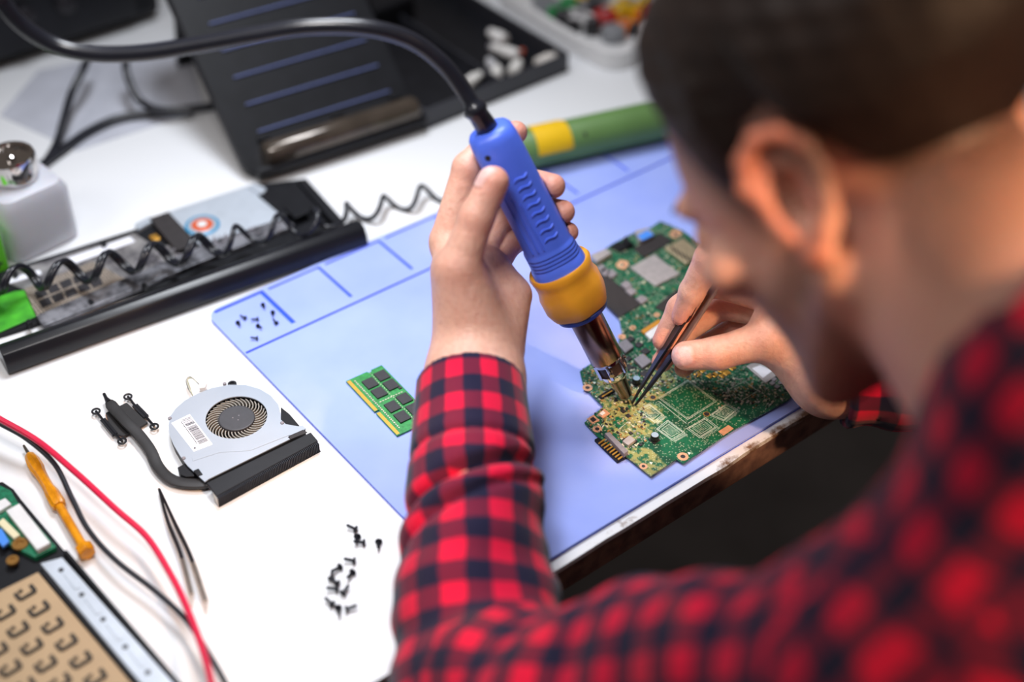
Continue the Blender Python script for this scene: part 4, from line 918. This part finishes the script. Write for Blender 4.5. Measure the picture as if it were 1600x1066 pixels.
# ---- left hand (around the gun handle), joints in place
PL = lambda l: [P(*p) for p in l]
WR = P(738, 566, 918)
def gun_sdf(Q):
    s = (Q-GT)@gax; rad = np.linalg.norm(Q-GT-s[:, None]*gax, axis=1); r = np.interp(s, [0, .1, .107, .14, .15], [.0155, .0172, .0215, .022, .012])
    return rad-r
TH = PL([(748, 520, 915), (718, 415, 893), (745, 338, 884), (771, 284, 878)])
LF = [PL([(700, 372, 925), (731, 262, 916), (775, 214, 926), (806, 207, 922)]),
      PL([(716, 392, 938), (768, 290, 944), (822, 283, 945), (864, 291, 922)]),
      PL([(730, 420, 946), (785, 338, 952), (840, 326, 946), (880, 331, 928)]),
      PL([(748, 455, 950), (797, 378, 956), (848, 362, 950), (888, 363, 934)])]
def left_hand(Q):
    palm = smin(cap(Q, WR, P(716, 420, 915), .024, .0175), cap(Q, WR+0, P(752, 430, 936), .024, .021), .012)
    palm = smin(palm, cap(Q, P(772, 532, 928), P(800, 462, 938), .021, .0135), .012)
    palm = smin(palm, cap(Q, P(702, 385, 928), P(750, 452, 944), .0125, .013), .010)
    palm = smin(palm, cap(Q, P(744, 520, 912), P(716, 428, 900), .019, .0165), .010)
    palm = smin(palm, cap(Q, P(728, 600, 905), P(735, 668, 885), .0265, .028), .016)
    palm = smin(palm, cap(Q, P(762, 600, 908), P(760, 668, 890), .0235, .027), .016)
    d = smin(palm, chain(Q, TH, [.0165, .0132, .0108, .0098], .004), .006)
    for f, r in zip(LF, ([.0115, .0098, .0088, .0076], [.0118, .0100, .0092, .0082], [.0112, .0096, .0086, .0078], [.0105, .0086, .0078, .0068])):
        d = np.minimum(d, smin(palm, chain(Q, f, r, .003), .006))
    d = smax(d, -(gun_sdf(Q)), .001)
    return d
# ---- right hand (pinching the tweezers)
WRR = P(1300, 586, 948)
RTH = PL([(1262, 560, 955), (1206, 528, 948), (1122, 552, 955), (1072, 556, 962)])
RF = [PL([(1212, 442, 940), (1110, 402, 938), (1082, 456, 955), (1066, 494, 966)]),
      PL([(1222, 468, 955), (1110, 440, 968), (1062, 482, 978), (1036, 532, 984)]),
      PL([(1228, 492, 970), (1128, 478, 990), (1066, 520, 995), (1034, 566, 992)]),
      PL([(1236, 515, 985), (1150, 512, 1002), (1102, 540, 1003), (1068, 575, 994)])]
def tweezer_sdf(Q): return cap(Q, T2, E2, .0035, .0045)
def right_hand(Q):
    palm = smin(cap(Q, WRR, P(1218, 462, 950), .024, .015), cap(Q, WRR, P(1232, 505, 978), .024, .015), .014)
    palm = smin(palm, cap(Q, P(1266, 566, 955), P(1212, 532, 950), .021, .016), .010)
    palm = smin(palm, cap(Q, WRR, WRR+(REL-WRR)*.3, .025, .030), .014)
    d = smin(palm, chain(Q, RTH, [.0185, .0135, .0110, .0100], .004), .009)
    # web between thumb and forefinger
    d = smin(d, cap(Q, P(1200, 500, 955), P(1225, 470, 952), .009, .012), .010)
    for f, r in zip(RF, ([.0120, .0104, .0090, .0074], [.0120, .0100, .0088, .0074], [.0112, .0096, .0084, .0072], [.0100, .0086, .0076, .0066])):
        d = np.minimum(d, smin(palm, chain(Q, f, r, .003), .006))
    return smax(d, -tweezer_sdf(Q), .001)
# ---- head
hf = unit(R@np.array(HF)); hu0 = R@np.array(HU); hu = unit(hu0-hf*hu0.dot(hf)); hl = np.cross(hu, hf)
EAR = P(*EARP); HC = EAR-hl*.074+hf*.012+hu*.004
HM = np.array([hl, hf, hu])        # rows: local axes
mm = .001
def toh(Q): return (Q-HC)@HM.T/mm
def hw(p): return HC+(np.array(p, float)*mm)@HM
EO = np.array([.42, -.0, 0])
def ear_sdf(p, side):
    q = p.copy(); q[:, 0] *= side; q = (q-np.array([75, -10, -2]))/.92
    a = math.radians(32); o = np.array([math.cos(a), -math.sin(a), 0]); b = np.array([-math.sin(a), -math.cos(a), 0]); # outwards normal / towards the back
    x = q@b; z = q[:, 2]; w = q@np.array([math.cos(a), -math.sin(a), 0]); L3 = np.stack([x, z, w], 1)
    rim = [(-6, 4, 5), (-11, 16, 6), (-5, 28, 9), (6, 34, 12), (18, 31, 14), (25, 20, 14), (26, 6, 13), (21, -8, 11), (13, -18, 9), (7, -26, 7)]
    d = chain(L3, rim, [3.4, 3.6, 3.8, 4, 4.2, 4.2, 4, 3.8, 4, 5.5], 3)
    d = smin(d, cap(L3, (2, -26, 5), (6, -30, 5), 6.5, 5.5), 4)
    disc = ell(L3, (8, 2, 4), (19, 30, 4.5)); d = smin(d, disc, 3)
    d = smin(d, cap(L3, (14, 20, 7), (14, -6, 8), 3, 3), 3)             # antihelix
    d = smin(d, cap(L3, (-4, -8, 6), (-3, -14, 6), 4, 4), 3)             # tragus
    return smax(d, -ell(L3, (6, 1, 9), (11, 18, 8.5)), 2)
def head_mm(p):
    d = ell(p, (0, -12, 48), (74, 96, 74))
    d = smin(d, ell(p, (0, 30, 20), (64, 62, 62)), 12)
    d = smin(d, ell(p, (0, 38, -32), (56, 52, 62)), 14)
    d = smin(d, ell(p, (0, 46, -72), (42, 44, 30)), 14)
    for s in (-1, 1):
        d = smin(d, cap(p, (s*58, -2, -42), (s*30, 62, -88), 13, 13), 14)      # jaw line
        d = smin(d, ell(p, (s*46, 66, -14), (19, 17, 15)), 10)
        d = smin(d, cap(p, (s*10, 90, 20), (s*40, 82, 22), 8, 7), 8)           # brow
        d = smax(d, -ell(p, (s*31, 103, 4), (17, 15, 11)), 7)
        d = smin(d, ell(p, (s*31, 82, 4), (13, 12, 11)), 2)                    # eyeball under the lid
        d = smin(d, cap(p, (s*21, 95, 0), (s*41, 90, 1), 2.2, 2.2), 2)
    d = smin(d, ell(p, (0, 84, -90), (20, 15, 14)), 9)                          # chin
    d = smin(d, chain(p, [(0, 88, 14), (0, 100, -6), (0, 110, -26)], [7, 7.5, 9.5], 6), 6)
    for s in (-1, 1): d = smin(d, ell(p, (s*11, 98, -29), (7, 9, 6.5)), 4); d = smax(d, -ell(p, (s*6, 104, -37), (3.2, 5, 3.5)), 1.5)
    d = smin(d, cap(p, (-17, 87, -52), (17, 87, -52), 5, 5), 7); d = smin(d, cap(p, (-14, 87, -62), (14, 87, -62), 5.5, 5.5), 6)
    d = smin(d, cap(p, (0, 92, -53), (0, 92, -61), 4.5, 5), 4)
    d = smax(d, -cap(p, (-21, 96.5, -57), (21, 96.5, -57), 1.4, 1.4), 1.2)
    for s in (-1, 1): d = smin(d, ear_sdf(p, s), 3)
    return d
def neck_sdf(Q):
    d = cap(Q, hw((0, -22, -34)), NB, .047, .053); return smin(d, cap(Q, hw((0, 6, -46)), NB+hw((0, 40, 0))-HC, .038, .05), .03)
def body_sdf(Q):
    d = head_mm(toh(Q))*mm
    d = smin(d, neck_sdf(Q), .016)
    d = smin(d, cap(Q, LSH, RSH, .056, .056), .05)
    ch_ = (LSH+RSH)/2
    d = smin(d, cap(Q, NB, ch_, .052, .06), .04)
    for s in (-1, 1):
        o = (RSH-LSH)*.20*s; d = smin(d, cap(Q, ch_+o+DN*.04, HIP+o*.9, .105, .10), .06)
    d = smin(d, cap(Q, HIP-(RSH-LSH)*.15, HIP+(RSH-LSH)*.15, .13, .13), .05)
    for sh, el_, wr_ in ((LSH, LEL, WR), (RSH, REL, WRR)):
        wv = unit(el_-wr_)
        d = smin(d, chain(Q, [sh, el_, wr_+wv*.05], [.050, .040, .030], .02), .02)
    return d
pers = None
bb = lambda pts, m: (np.min(pts, 0)-m, np.max(pts, 0)+m)
allL = np.array([WR, P(735, 660, 885)]+TH+sum(LF, []))
allR = np.array([WRR, WRR+(REL-WRR)*.3]+RTH+sum(RF, []))
vL, fL = surface_net(left_hand, *bb(allL, .034), .00135)
vR, fR = surface_net(right_hand, *bb(allR, .034), .0014)
bp = np.array([hw((0, 0, 130)), hw((0, 120, 0)), hw((0, -120, 0)), hw((100, 0, 0)), hw((-100, 0, 0)), LSH, RSH, LEL, REL, HIP, WR, WRR])
vB, fB = surface_net(body_sdf, *bb(bp, .14), .0062)
vH, fH = surface_net(lambda Q: head_mm(toh(Q))*mm if False else smin(head_mm(toh(Q))*mm, neck_sdf(Q), .016), *bb(np.array([hw((0, 0, 122)), hw((0, 122, 0)), hw((0, -118, 0)), hw((100, 0, 0)), hw((-100, 0, 0)), hw((0, 0, -112)), hw((0, 80, 80)), hw((0, -85, 100)), hw((0, 90, -110)), NB]), .025), .0026)
# the fine head and neck replace the coarse ones
def drop_faces(v, f, keep):
    m = keep(v)[f].all(1); f = f[m]; u = np.unique(f); mp = -np.ones(len(v), int); mp[u] = np.arange(len(u)); return v[u], mp[f]
nax = unit(NB-hw((0, -20, -30)))
vB, fB = drop_faces(vB, fB, lambda v: ((v-NB)@nax > -.016) | (np.linalg.norm(v-HC, axis=1) > .30))
vH, fH = drop_faces(vH, fH, lambda v: (v-NB)@nax < .004)
# colours
def skin_cols():
    out = []
    base = np.array(lin('#e8b49e')[:3]); red = np.array(lin('#dc8c7c')[:3]); pale = np.array(lin('#f4cfbf')[:3]); nailc = np.array(lin('#e8bfba')[:3])
    def wob(v, s, ph): return (np.sin(v[:, 0]*s+ph)+np.sin(v[:, 1]*s*1.3+ph*2)+np.sin(v[:, 2]*s*.9+ph*3)+np.sin((v[:, 0]+v[:, 1]-v[:, 2])*s*1.9))/4
    for v, tips, joints in ((vL, [TH[3]]+[f[3] for f in LF], [TH[2], TH[1]]+[f[1] for f in LF]), (vR, [RTH[3]]+[f[3] for f in RF], [RTH[2], RTH[1]]+[f[1] for f in RF])):
        c = np.tile(base, (len(v), 1)); w = np.clip(wob(v, 260, 1)*.5+.35, 0, 1)[:, None]; c = c*(1-w*.35)+pale*w*.35
        r = np.zeros(len(v))
        for t in tips: r = np.maximum(r, np.clip(1.2-np.linalg.norm(v-t, axis=1)/.016, 0, 1)*.8)
        for t in joints: r = np.maximum(r, np.clip(1-np.linalg.norm(v-t, axis=1)/.020, 0, 1)*.55)
        c = c*(1-r[:, None])+red*r[:, None]
        out.append(c)
    # thumb nails
    for (v, ci, T_) in ((vL, 0, TH), (vR, 1, RTH)):
        a = unit(T_[3]-T_[2]); cm_ = unit(CAM-T_[3]); n = unit(cm_-a*cm_.dot(a)); s = np.cross(a, n); ctr = T_[3]+a*.001
        if ci == 0: n = unit(n*.25-R[:, 0]*.9); n = unit(n-a*n.dot(a)); s = np.cross(a, n)
        d = v-ctr; rr_ = np.sqrt(np.sqrt((d@s/.0070)**4+(d@a/.0084)**4)); fo = np.clip((1-rr_)*5, 0, 1)*((d@n) > .003)
        out[ci][:] = out[ci]*(1-fo[:, None])+nailc*fo[:, None]; rim_ = np.exp(-((rr_-1.04)/.07)**2)*((d@n) > .003); out[ci][:] = out[ci]*(1-.3*rim_[:, None])+red*.3*rim_[:, None]
        v += n*(.0005*fo-.0004*rim_)[:, None]
    for v in (vB, vH):
        p = toh(v); c = np.tile(base, (len(v), 1)); w = np.clip(wob(v, 90, 1)*.5+.3, 0, 1)[:, None]; c = c*(1-w*.25)+red*w*.25
        # stubble, as hair colour on the jaw
        bz = np.clip((-18-p[:, 2]+(p[:, 1]-60)*.15)/16, 0, 1)*np.clip((p[:, 1]+0)/14, 0, 1)*np.clip((p[:, 2]+118)/14, 0, 1)
        bz = np.maximum(bz, np.clip(1-np.abs(p[:, 1]-8)/13, 0, 1)*np.clip((40-np.abs(p[:, 2]-6))/14, 0, 1))
        bz = bz*(p[:, 2] > -118)*(np.abs(p[:, 0]) < 72); ln = np.interp(p[:, 1], [-110, -70, -44, -36, -28, -10, 4, 14, 24, 36, 60, 90], [-44, -46, -34, -4, 18, 16, -14, -18, -10, 20, 56, 66]); bz = np.maximum(bz, np.clip((p[:, 2]-ln+24)/34, 0, 1.5)*(np.abs(p[:, 0]) < 79)); lip = np.exp(-((p[:, 0]/17)**2+((p[:, 2]+57)/7)**2)**2)*(p[:, 1] > 80)
        c = c*(1-.62*bz[:, None])+np.array(lin('#3a2a24')[:3])*.62*bz[:, None]; c = c*(1-lip[:, None]*.8)+np.array(lin('#b0685c')[:3])*lip[:, None]*.8
        er = np.clip((np.abs(p[:, 0])-76)/4, 0, 1)*(np.abs(p[:, 2]) < 45); c = c*(1-.75*er[:, None])+np.array(lin('#e08468')[:3])*.75*er[:, None]
        out.append(c)
    return out
cols_ = skin_cols()
V_ = np.concatenate([vL, vR, vB, vH]); o_ = np.cumsum([0, len(vL), len(vR), len(vB)]); F_ = np.concatenate([fL, fR+o_[1], fB+o_[2], fH+o_[3]]); C_ = np.concatenate(cols_)
PBASE = np.array([HIP[0], HIP[1], -.75])
def np_mesh(name, V, F, m, base=PBASE):
    me = bpy.data.meshes.new(name); me.vertices.add(len(V)); me.vertices.foreach_set('co', (V-base).astype(np.float32).ravel())
    me.loops.add(len(F)*4); me.loops.foreach_set('vertex_index', F.astype(np.int32).ravel()); me.polygons.add(len(F)); me.polygons.foreach_set('loop_start', np.arange(0, len(F)*4, 4, dtype=np.int32))
    me.polygons.foreach_set('use_smooth', np.ones(len(F), bool)); me.update(calc_edges=True); me.validate(); me.materials.append(m); return me
def skin_material():
    m = bpy.data.materials.new('skin'); m.use_nodes = True; nt = m.node_tree; b = nt.nodes['Principled BSDF']
    a = node(nt, 'ShaderNodeVertexColor'); a.layer_name = 'tone'
    tc = nt.nodes.new('ShaderNodeTexCoord'); n = node(nt, 'ShaderNodeTexNoise'); n.inputs['Scale'].default_value = 240; n.inputs['Detail'].default_value = 4; nt.links.new(tc.outputs['Object'], n.inputs['Vector'])
    f = math_n(nt, 'MULTIPLY', math_n(nt, 'ADD', n.outputs[0], -.45), 1.4, True); c = mix_n(nt, f, a.outputs[0], lin('#d08e7c')); 
    nt.links.new(c, b.inputs['Base Color']); b.inputs['Roughness'].default_value = .48
    b.inputs['Subsurface Weight'].default_value = .25; b.inputs['Subsurface Radius'].default_value = (.9, .35, .2); b.inputs['Subsurface Scale'].default_value = .005
    v = node(nt, 'ShaderNodeTexVoronoi'); v.inputs['Scale'].default_value = 900; nt.links.new(tc.outputs['Object'], v.inputs['Vector'])
    bp1 = node(nt, 'ShaderNodeBump'); bp1.inputs['Strength'].default_value = .22; bp1.inputs['Distance'].default_value = .0005; nt.links.new(v.outputs['Distance'], bp1.inputs['Height'])
    n2 = node(nt, 'ShaderNodeTexNoise'); n2.inputs['Scale'].default_value = 120; n2.inputs['Detail'].default_value = 5; n2.inputs['Distortion'].default_value = 1.5; nt.links.new(tc.outputs['Object'], n2.inputs['Vector'])
    bp2 = node(nt, 'ShaderNodeBump'); bp2.inputs['Strength'].default_value = .35; bp2.inputs['Distance'].default_value = .0018; nt.links.new(n2.outputs[0], bp2.inputs['Height']); nt.links.new(bp1.outputs[0], bp2.inputs['Normal']); nt.links.new(bp2.outputs[0], b.inputs['Normal'])
    return m
me = np_mesh('person', V_, F_, skin_material())
at_ = me.color_attributes.new('tone', 'FLOAT_COLOR', 'POINT'); at_.data.foreach_set('color', np.concatenate([C_, np.ones((len(C_), 1))], 1).astype(np.float32).ravel())
pers = bpy.data.objects.new('person', me); COL.objects.link(pers); pers.location = tuple(PBASE)
tag(pers, 'person in a red and navy plaid shirt bending over the green board with tweezers', 'person')
def pchild(name, V, F, m, label=None):
    o = bpy.data.objects.new(name, np_mesh(name, V, F, m)); COL.objects.link(o); o.parent = pers
    if label: o['label'] = label
    return o
# hair: long on top, faded at the sides, stops above the ears and at the nape
def hair_sdf(Q):
    p = toh(Q); d = smin(ell(p, (0, -12, 48), (74, 96, 74)), ell(p, (0, 30, 20), (64, 62, 62)), 12)
    z = p[:, 2]; y = p[:, 1]; ln_ = np.interp(y, [-110, -70, -44, -36, -28, -10, 4, 14, 24, 36, 60, 90], [-44, -46, -34, -4, 18, 16, -14, -18, -10, 20, 56, 66])
    th_ = -3+np.clip((z-ln_-8)/22, 0, 1)*4.5+np.clip((z-ln_-24)/40, 0, 1)*10+np.clip((y-20)/60, 0, 1)*np.clip((z-40)/40, 0, 1)*6
    w = np.sin(p[:, 0]*.23+p[:, 2]*.12)+np.sin(p[:, 1]*.31+p[:, 0]*.17)+np.sin(p[:, 2]*.41-p[:, 1]*.2)
    th_ = th_+w*.5*np.clip((z-20)/40, .3, 1)
    d = d-th_
    line_ = np.interp(y, [-110, -70, -44, -36, -28, -10, 4, 14, 24, 36, 60, 90], [-44, -46, -34, -4, 18, 16, -14, -18, -10, 20, 56, 66])
    d = smax(d, (line_-z)*.8, 3)
    return d*mm
vh, fh = surface_net(hair_sdf, *bb(np.array([hw((0, 0, 140)), hw((0, 115, 40)), hw((0, -125, 0)), hw((92, 0, 0)), hw((-92, 0, 0)), hw((0, -40, -60)), hw((0, 95, 95)), hw((0, -95, 110)), hw((70, 60, 100)), hw((-70, 60, 100))]), .03), .0028)
hairm = mat('hair', '#2a1f1b', .55, noise=.4, nscale=200, bump=1.0, bscale=420, spec=.3)
pchild('hair', vh, fh, hairm, 'short dark hair, clipped closer at the sides')
for s in (-1, 1):
    eb = [hw((s*x, 95-abs(x-12)*.16, 24+3*math.sin((x-12)/30*3))) for x in (12, 20, 28, 36, 44)]
    MB().tube(eb, [.0015, .003, .003, .0026, .001], 8).build('eyebrow', hairm, pers, smooth=60)
# ---- shirt
SW = unit(LEL-WR); CUFF = WR+SW*.012+0; CUFFC = P(735, 598, 906)
SWR = unit(REL-WRR); CUFFR = WRR+SWR*.006
segs = [('ls', CUFFC, LEL, .0345, .052), ('lu', LEL, LSH, .050, .068), ('rs', CUFFR, REL, .037, .050), ('ru', REL, RSH, .055, .072)]
def fold(v, ang, amp):
    return amp*(np.sin(v*150+2.6*np.sin(ang+.6)+.5)*.6*(.5+.5*np.sin(v*31+1))+np.sin(v*230-2.6*np.sin(ang+2))*.3+np.sin(v*72+3*np.sin(ang+3.5))*.9)
def seg_coord(Q, a, b):
    ax_ = unit(b-a); v = (Q-a)@ax_; ref = unit(CAM-(a+b)/2); n = unit(ref-ax_*ref.dot(ax_)); s = np.cross(ax_, n); q = Q-a; return v, np.arctan2(q@s, q@n)
def crease(v, ang, v0, sl, w, d, ac=0.0, aw=1.6): return d*np.exp(-((v-v0-sl*ang)/w)**2)*np.exp(-((ang-ac)/aw)**4)
def torso_sdf(Q):
    ch_ = (LSH+RSH)/2; d = cap(Q, LSH, RSH, .072, .072); d = smin(d, cap(Q, NB+DN*.02, ch_, .078, .09), .05)
    for s in (-1, 1):
        o = (RSH-LSH)*.20*s; d = smin(d, cap(Q, ch_+o+DN*.04, HIP+o*.9, .128, .122), .06)
    return d
def shirt_sdf(Q):
    d = None
    for nm, a, b, r1, r2 in segs:
        e = cap(Q, a, b, r1, r2); v, ang = seg_coord(Q, a, b); L_ = np.linalg.norm(b-a)
        if nm == 'ls':
            e = e-fold(v, ang, .0022)*np.clip((v-.058)/.04, 0, 1)
            e = e+crease(v, ang, .058, .000, .0022, .0035)+crease(v, ang, .083, .012, .0045, .0100)-crease(v, ang, .096, .012, .008, .0055)+crease(v, ang, .104, .016, .003, .004)
            e = smax(e, -(v-.000), .0012)
        elif nm == 'rs': e = smax(e-fold(v, ang, .002), -v, .002)
        else: e = e-fold(v*.55, ang, .0040)
        k = .012 if nm in ('lu', 'ru') else .03
        d = e if d is None else (smin(d, e, .010) if nm == 'lu' else np.minimum(d, e) if nm == 'rs' else smin(d, e, .02))
    t = torso_sdf(Q); w = np.sin(Q[:, 0]*38+Q[:, 2]*22)+np.sin(Q[:, 1]*46-Q[:, 2]*31+1)+np.sin((Q[:, 0]-Q[:, 1])*71)
    d = smin(d, t-.0022*w, .03)
    d = smin(d, cap(Q, NB-nax*-.030, LSH, .056, .066), .03); d = smin(d, cap(Q, NB-nax*-.030, RSH, .056, .066), .03)
    # collar
    cr = NB+unit(hw((0, -20, -30))-NB)*.018; nx = -nax; vv = (Q-NB)@nx; rad = np.linalg.norm(Q-NB-vv[:, None]*nx, axis=1)
    col = np.maximum(np.abs(rad-.066+vv*.12)-.0035, np.abs(vv-.006)-.020); d = smin(d, col, .008)
    # openings
    d = smax(d, -cap(Q, WR+0, CUFFC+SW*.022, .0300, .0315), .001); d = smax(d, -cap(Q, CUFFR-SWR*.03, CUFFR+SWR*.02, .0285, .0285), .001)
    d = smax(d, -cap(Q, NB+nx*.10, NB+nx*.012, .056, .056), .002)
    d = smax(d, (-.36-Q[:, 2]), .004)
    return d
def in_box(V): return V
bbs = np.array([CUFFC, LEL, LSH, RSH, REL, CUFFR, NB, HIP])
parts_ = []
vS1, fS1 = surface_net(shirt_sdf, *bb(bbs, .15), .0046)
# finer near forearm
flo, fhi = bb(np.array([CUFFC, CUFFC+(LEL-CUFFC)*1.0]), .066)
vS2, fS2 = surface_net(shirt_sdf, flo, fhi, .0022)
inb = lambda v, m: ((v > flo+m) & (v < fhi-m)).all(1)
fS1 = fS1[~inb(vS1, .0062)[fS1].all(1)]; VS = np.concatenate([vS1, vS2]); FS = np.concatenate([fS1, fS2+len(vS1)])
u_ = np.unique(FS); mp = -np.ones(len(VS), int); mp[u_] = np.arange(len(u_)); VS = VS[u_]; FS = mp[FS]
def plaid_material():
    m = bpy.data.materials.new('plaid_cotton'); m.use_nodes = True; nt = m.node_tree; b = nt.nodes['Principled BSDF']
    uv = node(nt, 'ShaderNodeUVMap'); uv.uv_map = 'plaid'; n0 = node(nt, 'ShaderNodeTexNoise'); n0.inputs['Scale'].default_value = 60; n0.inputs['Detail'].default_value = 3
    tc = nt.nodes.new('ShaderNodeTexCoord'); nt.links.new(tc.outputs['Object'], n0.inputs['Vector'])
    sp = nt.nodes.new('ShaderNodeSeparateXYZ'); nt.links.new(uv.outputs[0], sp.inputs[0])
    def stripe(o):
        w = math_n(nt, 'ABSOLUTE', math_n(nt, 'ADD', math_n(nt, 'FRACT', math_n(nt, 'ADD', o, math_n(nt, 'MULTIPLY', n0.outputs[0], .12))), -.5)); return math_n(nt, 'ADD', math_n(nt, 'MULTIPLY', math_n(nt, 'ADD', w, -.25), 22), .5, True)
    a, c = stripe(sp.outputs[0]), stripe(sp.outputs[1])
    redc, midc, nav = lin('#e01440'), lin('#701c38'), lin('#191c38')
    s = math_n(nt, 'ADD', a, c); c1 = mix_n(nt, math_n(nt, 'MINIMUM', s, 1.0), redc, midc); c2 = mix_n(nt, math_n(nt, 'MAXIMUM', math_n(nt, 'ADD', s, -1.0), 0.0), c1, nav)
    w1 = node(nt, 'ShaderNodeTexWave'); w1.inputs['Scale'].default_value = 9; nt.links.new(uv.outputs[0], w1.inputs['Vector'])
    nt.links.new(mix_n(nt, math_n(nt, 'MULTIPLY', w1.outputs[1], .12), c2, lin('#3a1030')), b.inputs['Base Color']); b.inputs['Roughness'].default_value = .85; b.inputs['Specular IOR Level'].default_value = .15
    b.inputs['Sheen Weight'].default_value = .15
    n = node(nt, 'ShaderNodeTexNoise'); n.inputs['Scale'].default_value = 1400; nt.links.new(tc.outputs['Object'], n.inputs['Vector']); bp1 = node(nt, 'ShaderNodeBump'); bp1.inputs['Strength'].default_value = .25; bp1.inputs['Distance'].default_value = .0006
    nt.links.new(n.outputs[0], bp1.inputs['Height']); nt.links.new(bp1.outputs[0], b.inputs['Normal']); return m
shirt = pchild('shirt', VS, FS, plaid_material(), 'red and navy checked shirt with rolled look cuffs' if False else 'red and navy checked flannel shirt')
PER = .0262
cen = VS[FS].mean(1); dd = np.stack([cap(cen, a, b, r1, r2) for _, a, b, r1, r2 in segs]+[torso_sdf(cen)-.004], 1); reg = dd.argmin(1)
UV = np.zeros((len(FS), 4, 2)); Pq = VS[FS]
for k, (nm, a, b, r1, r2) in enumerate(segs):
    m = reg == k; q = Pq[m].reshape(-1, 3); v, ang = seg_coord(q, a, b); nper = round(2*math.pi*(r1*.5+r2*.5)/PER)
    u = (ang/(2*math.pi)*nper).reshape(-1, 4); um = u[:, :1]; u = u-np.round((u-um)/nper)*nper
    UV[m] = np.stack([u, v.reshape(-1, 4)/PER], -1)
m = reg == len(segs); q = Pq[m].reshape(-1, 3); tu = unit(RSH-LSH); ta_ = unit(np.cross(tu, DN)); ctr_ = (LSH+RSH)/2
x_ = (q-ctr_)@tu; y_ = (q-ctr_)@ta_; z_2 = (q-ctr_)@DN; 
tri = VS[FS[m]]; nr = np.cross(tri[:, 2]-tri[:, 0], tri[:, 3]-tri[:, 1]); nr /= np.linalg.norm(nr, axis=1)[:, None]+1e-12
nx_, ny_, nz_ = np.abs(nr@tu), np.abs(nr@ta_), np.abs(nr@DN); X4, Y4, Z4 = x_.reshape(-1, 4), y_.reshape(-1, 4), z_2.reshape(-1, 4)
side = (nx_ > ny_*1.3) & (nx_ > nz_); top_ = ~side & (nz_ > ny_*1.6)
UV[m] = np.stack([np.where(side[:, None], Y4, X4), np.where(top_[:, None], Y4, Z4)], -1)/PER
uvl = shirt.data.uv_layers.new(name='plaid'); uvl.data.foreach_set('uv', UV.reshape(-1).astype(np.float32))
# ---- trousers and stool
KL, KR = HIP+np.array([-.02, .40, -.03]), HIP+np.array([.26, .36, -.03]); FLt, FRt = np.array([KL[0], KL[1]+.02, -.70]), np.array([KR[0], KR[1]+.02, -.70])
HL_, HR_ = HIP-(RSH-LSH)*.22, HIP+(RSH-LSH)*.22
def tr_sdf(Q):
    d = cap(Q, HL_, HR_, .142, .142); d = smax(d, Q[:, 2]-(HIP[2]+.07), .01)
    for h_, k_, f_ in ((HL_, KL, FLt), (HR_, KR, FRt)): d = smin(d, chain(Q, [h_, k_, f_], [.105, .072, .055], .03), .03)
    return smax(d, -.715-Q[:, 2], .004)
vt, ft = surface_net(tr_sdf, *bb(np.array([HL_, HR_, KL, KR, FLt, FRt]), .15), .011)
pchild('trousers', vt, ft, mat('dark_cloth', '#1c1c20', .9, noise=.2, nscale=300))
for f_ in (FLt, FRt):
    def sh_sdf(Q): return smax(smin(cap(Q, f_+[0, -.03, -.005], f_+[0, .16, -.012], .042, .036), cap(Q, f_, f_+[0, 0, .03], .05, .05), .02), -.748-Q[:, 2], .004)
    vs_, fs_ = surface_net(sh_sdf, *bb(np.array([f_+[0, -.03, 0], f_+[0, .17, 0]]), .08), .009); pchild('shoe', vs_, fs_, black)
stool = thing('stool', (HIP[0], HIP[1], -.75), 'dark round stool under the person', 'stool')
SZ = HIP[2]-.150
MB().lathe((HIP[0], HIP[1], SZ-.05), (0, 0, 1), [(0, .16), (.01, .175), (.04, .175), (.05, .16)], 40).build('seat', black, stool, smooth=40)
for k in range(4):
    a = math.pi/4+k*math.pi/2; MB().tube([(HIP[0]+.12*math.cos(a), HIP[1]+.12*math.sin(a), SZ-.045), (HIP[0]+.2*math.cos(a), HIP[1]+.2*math.sin(a), -.75)], .013, 12).build('leg', satin, stool, smooth=40)
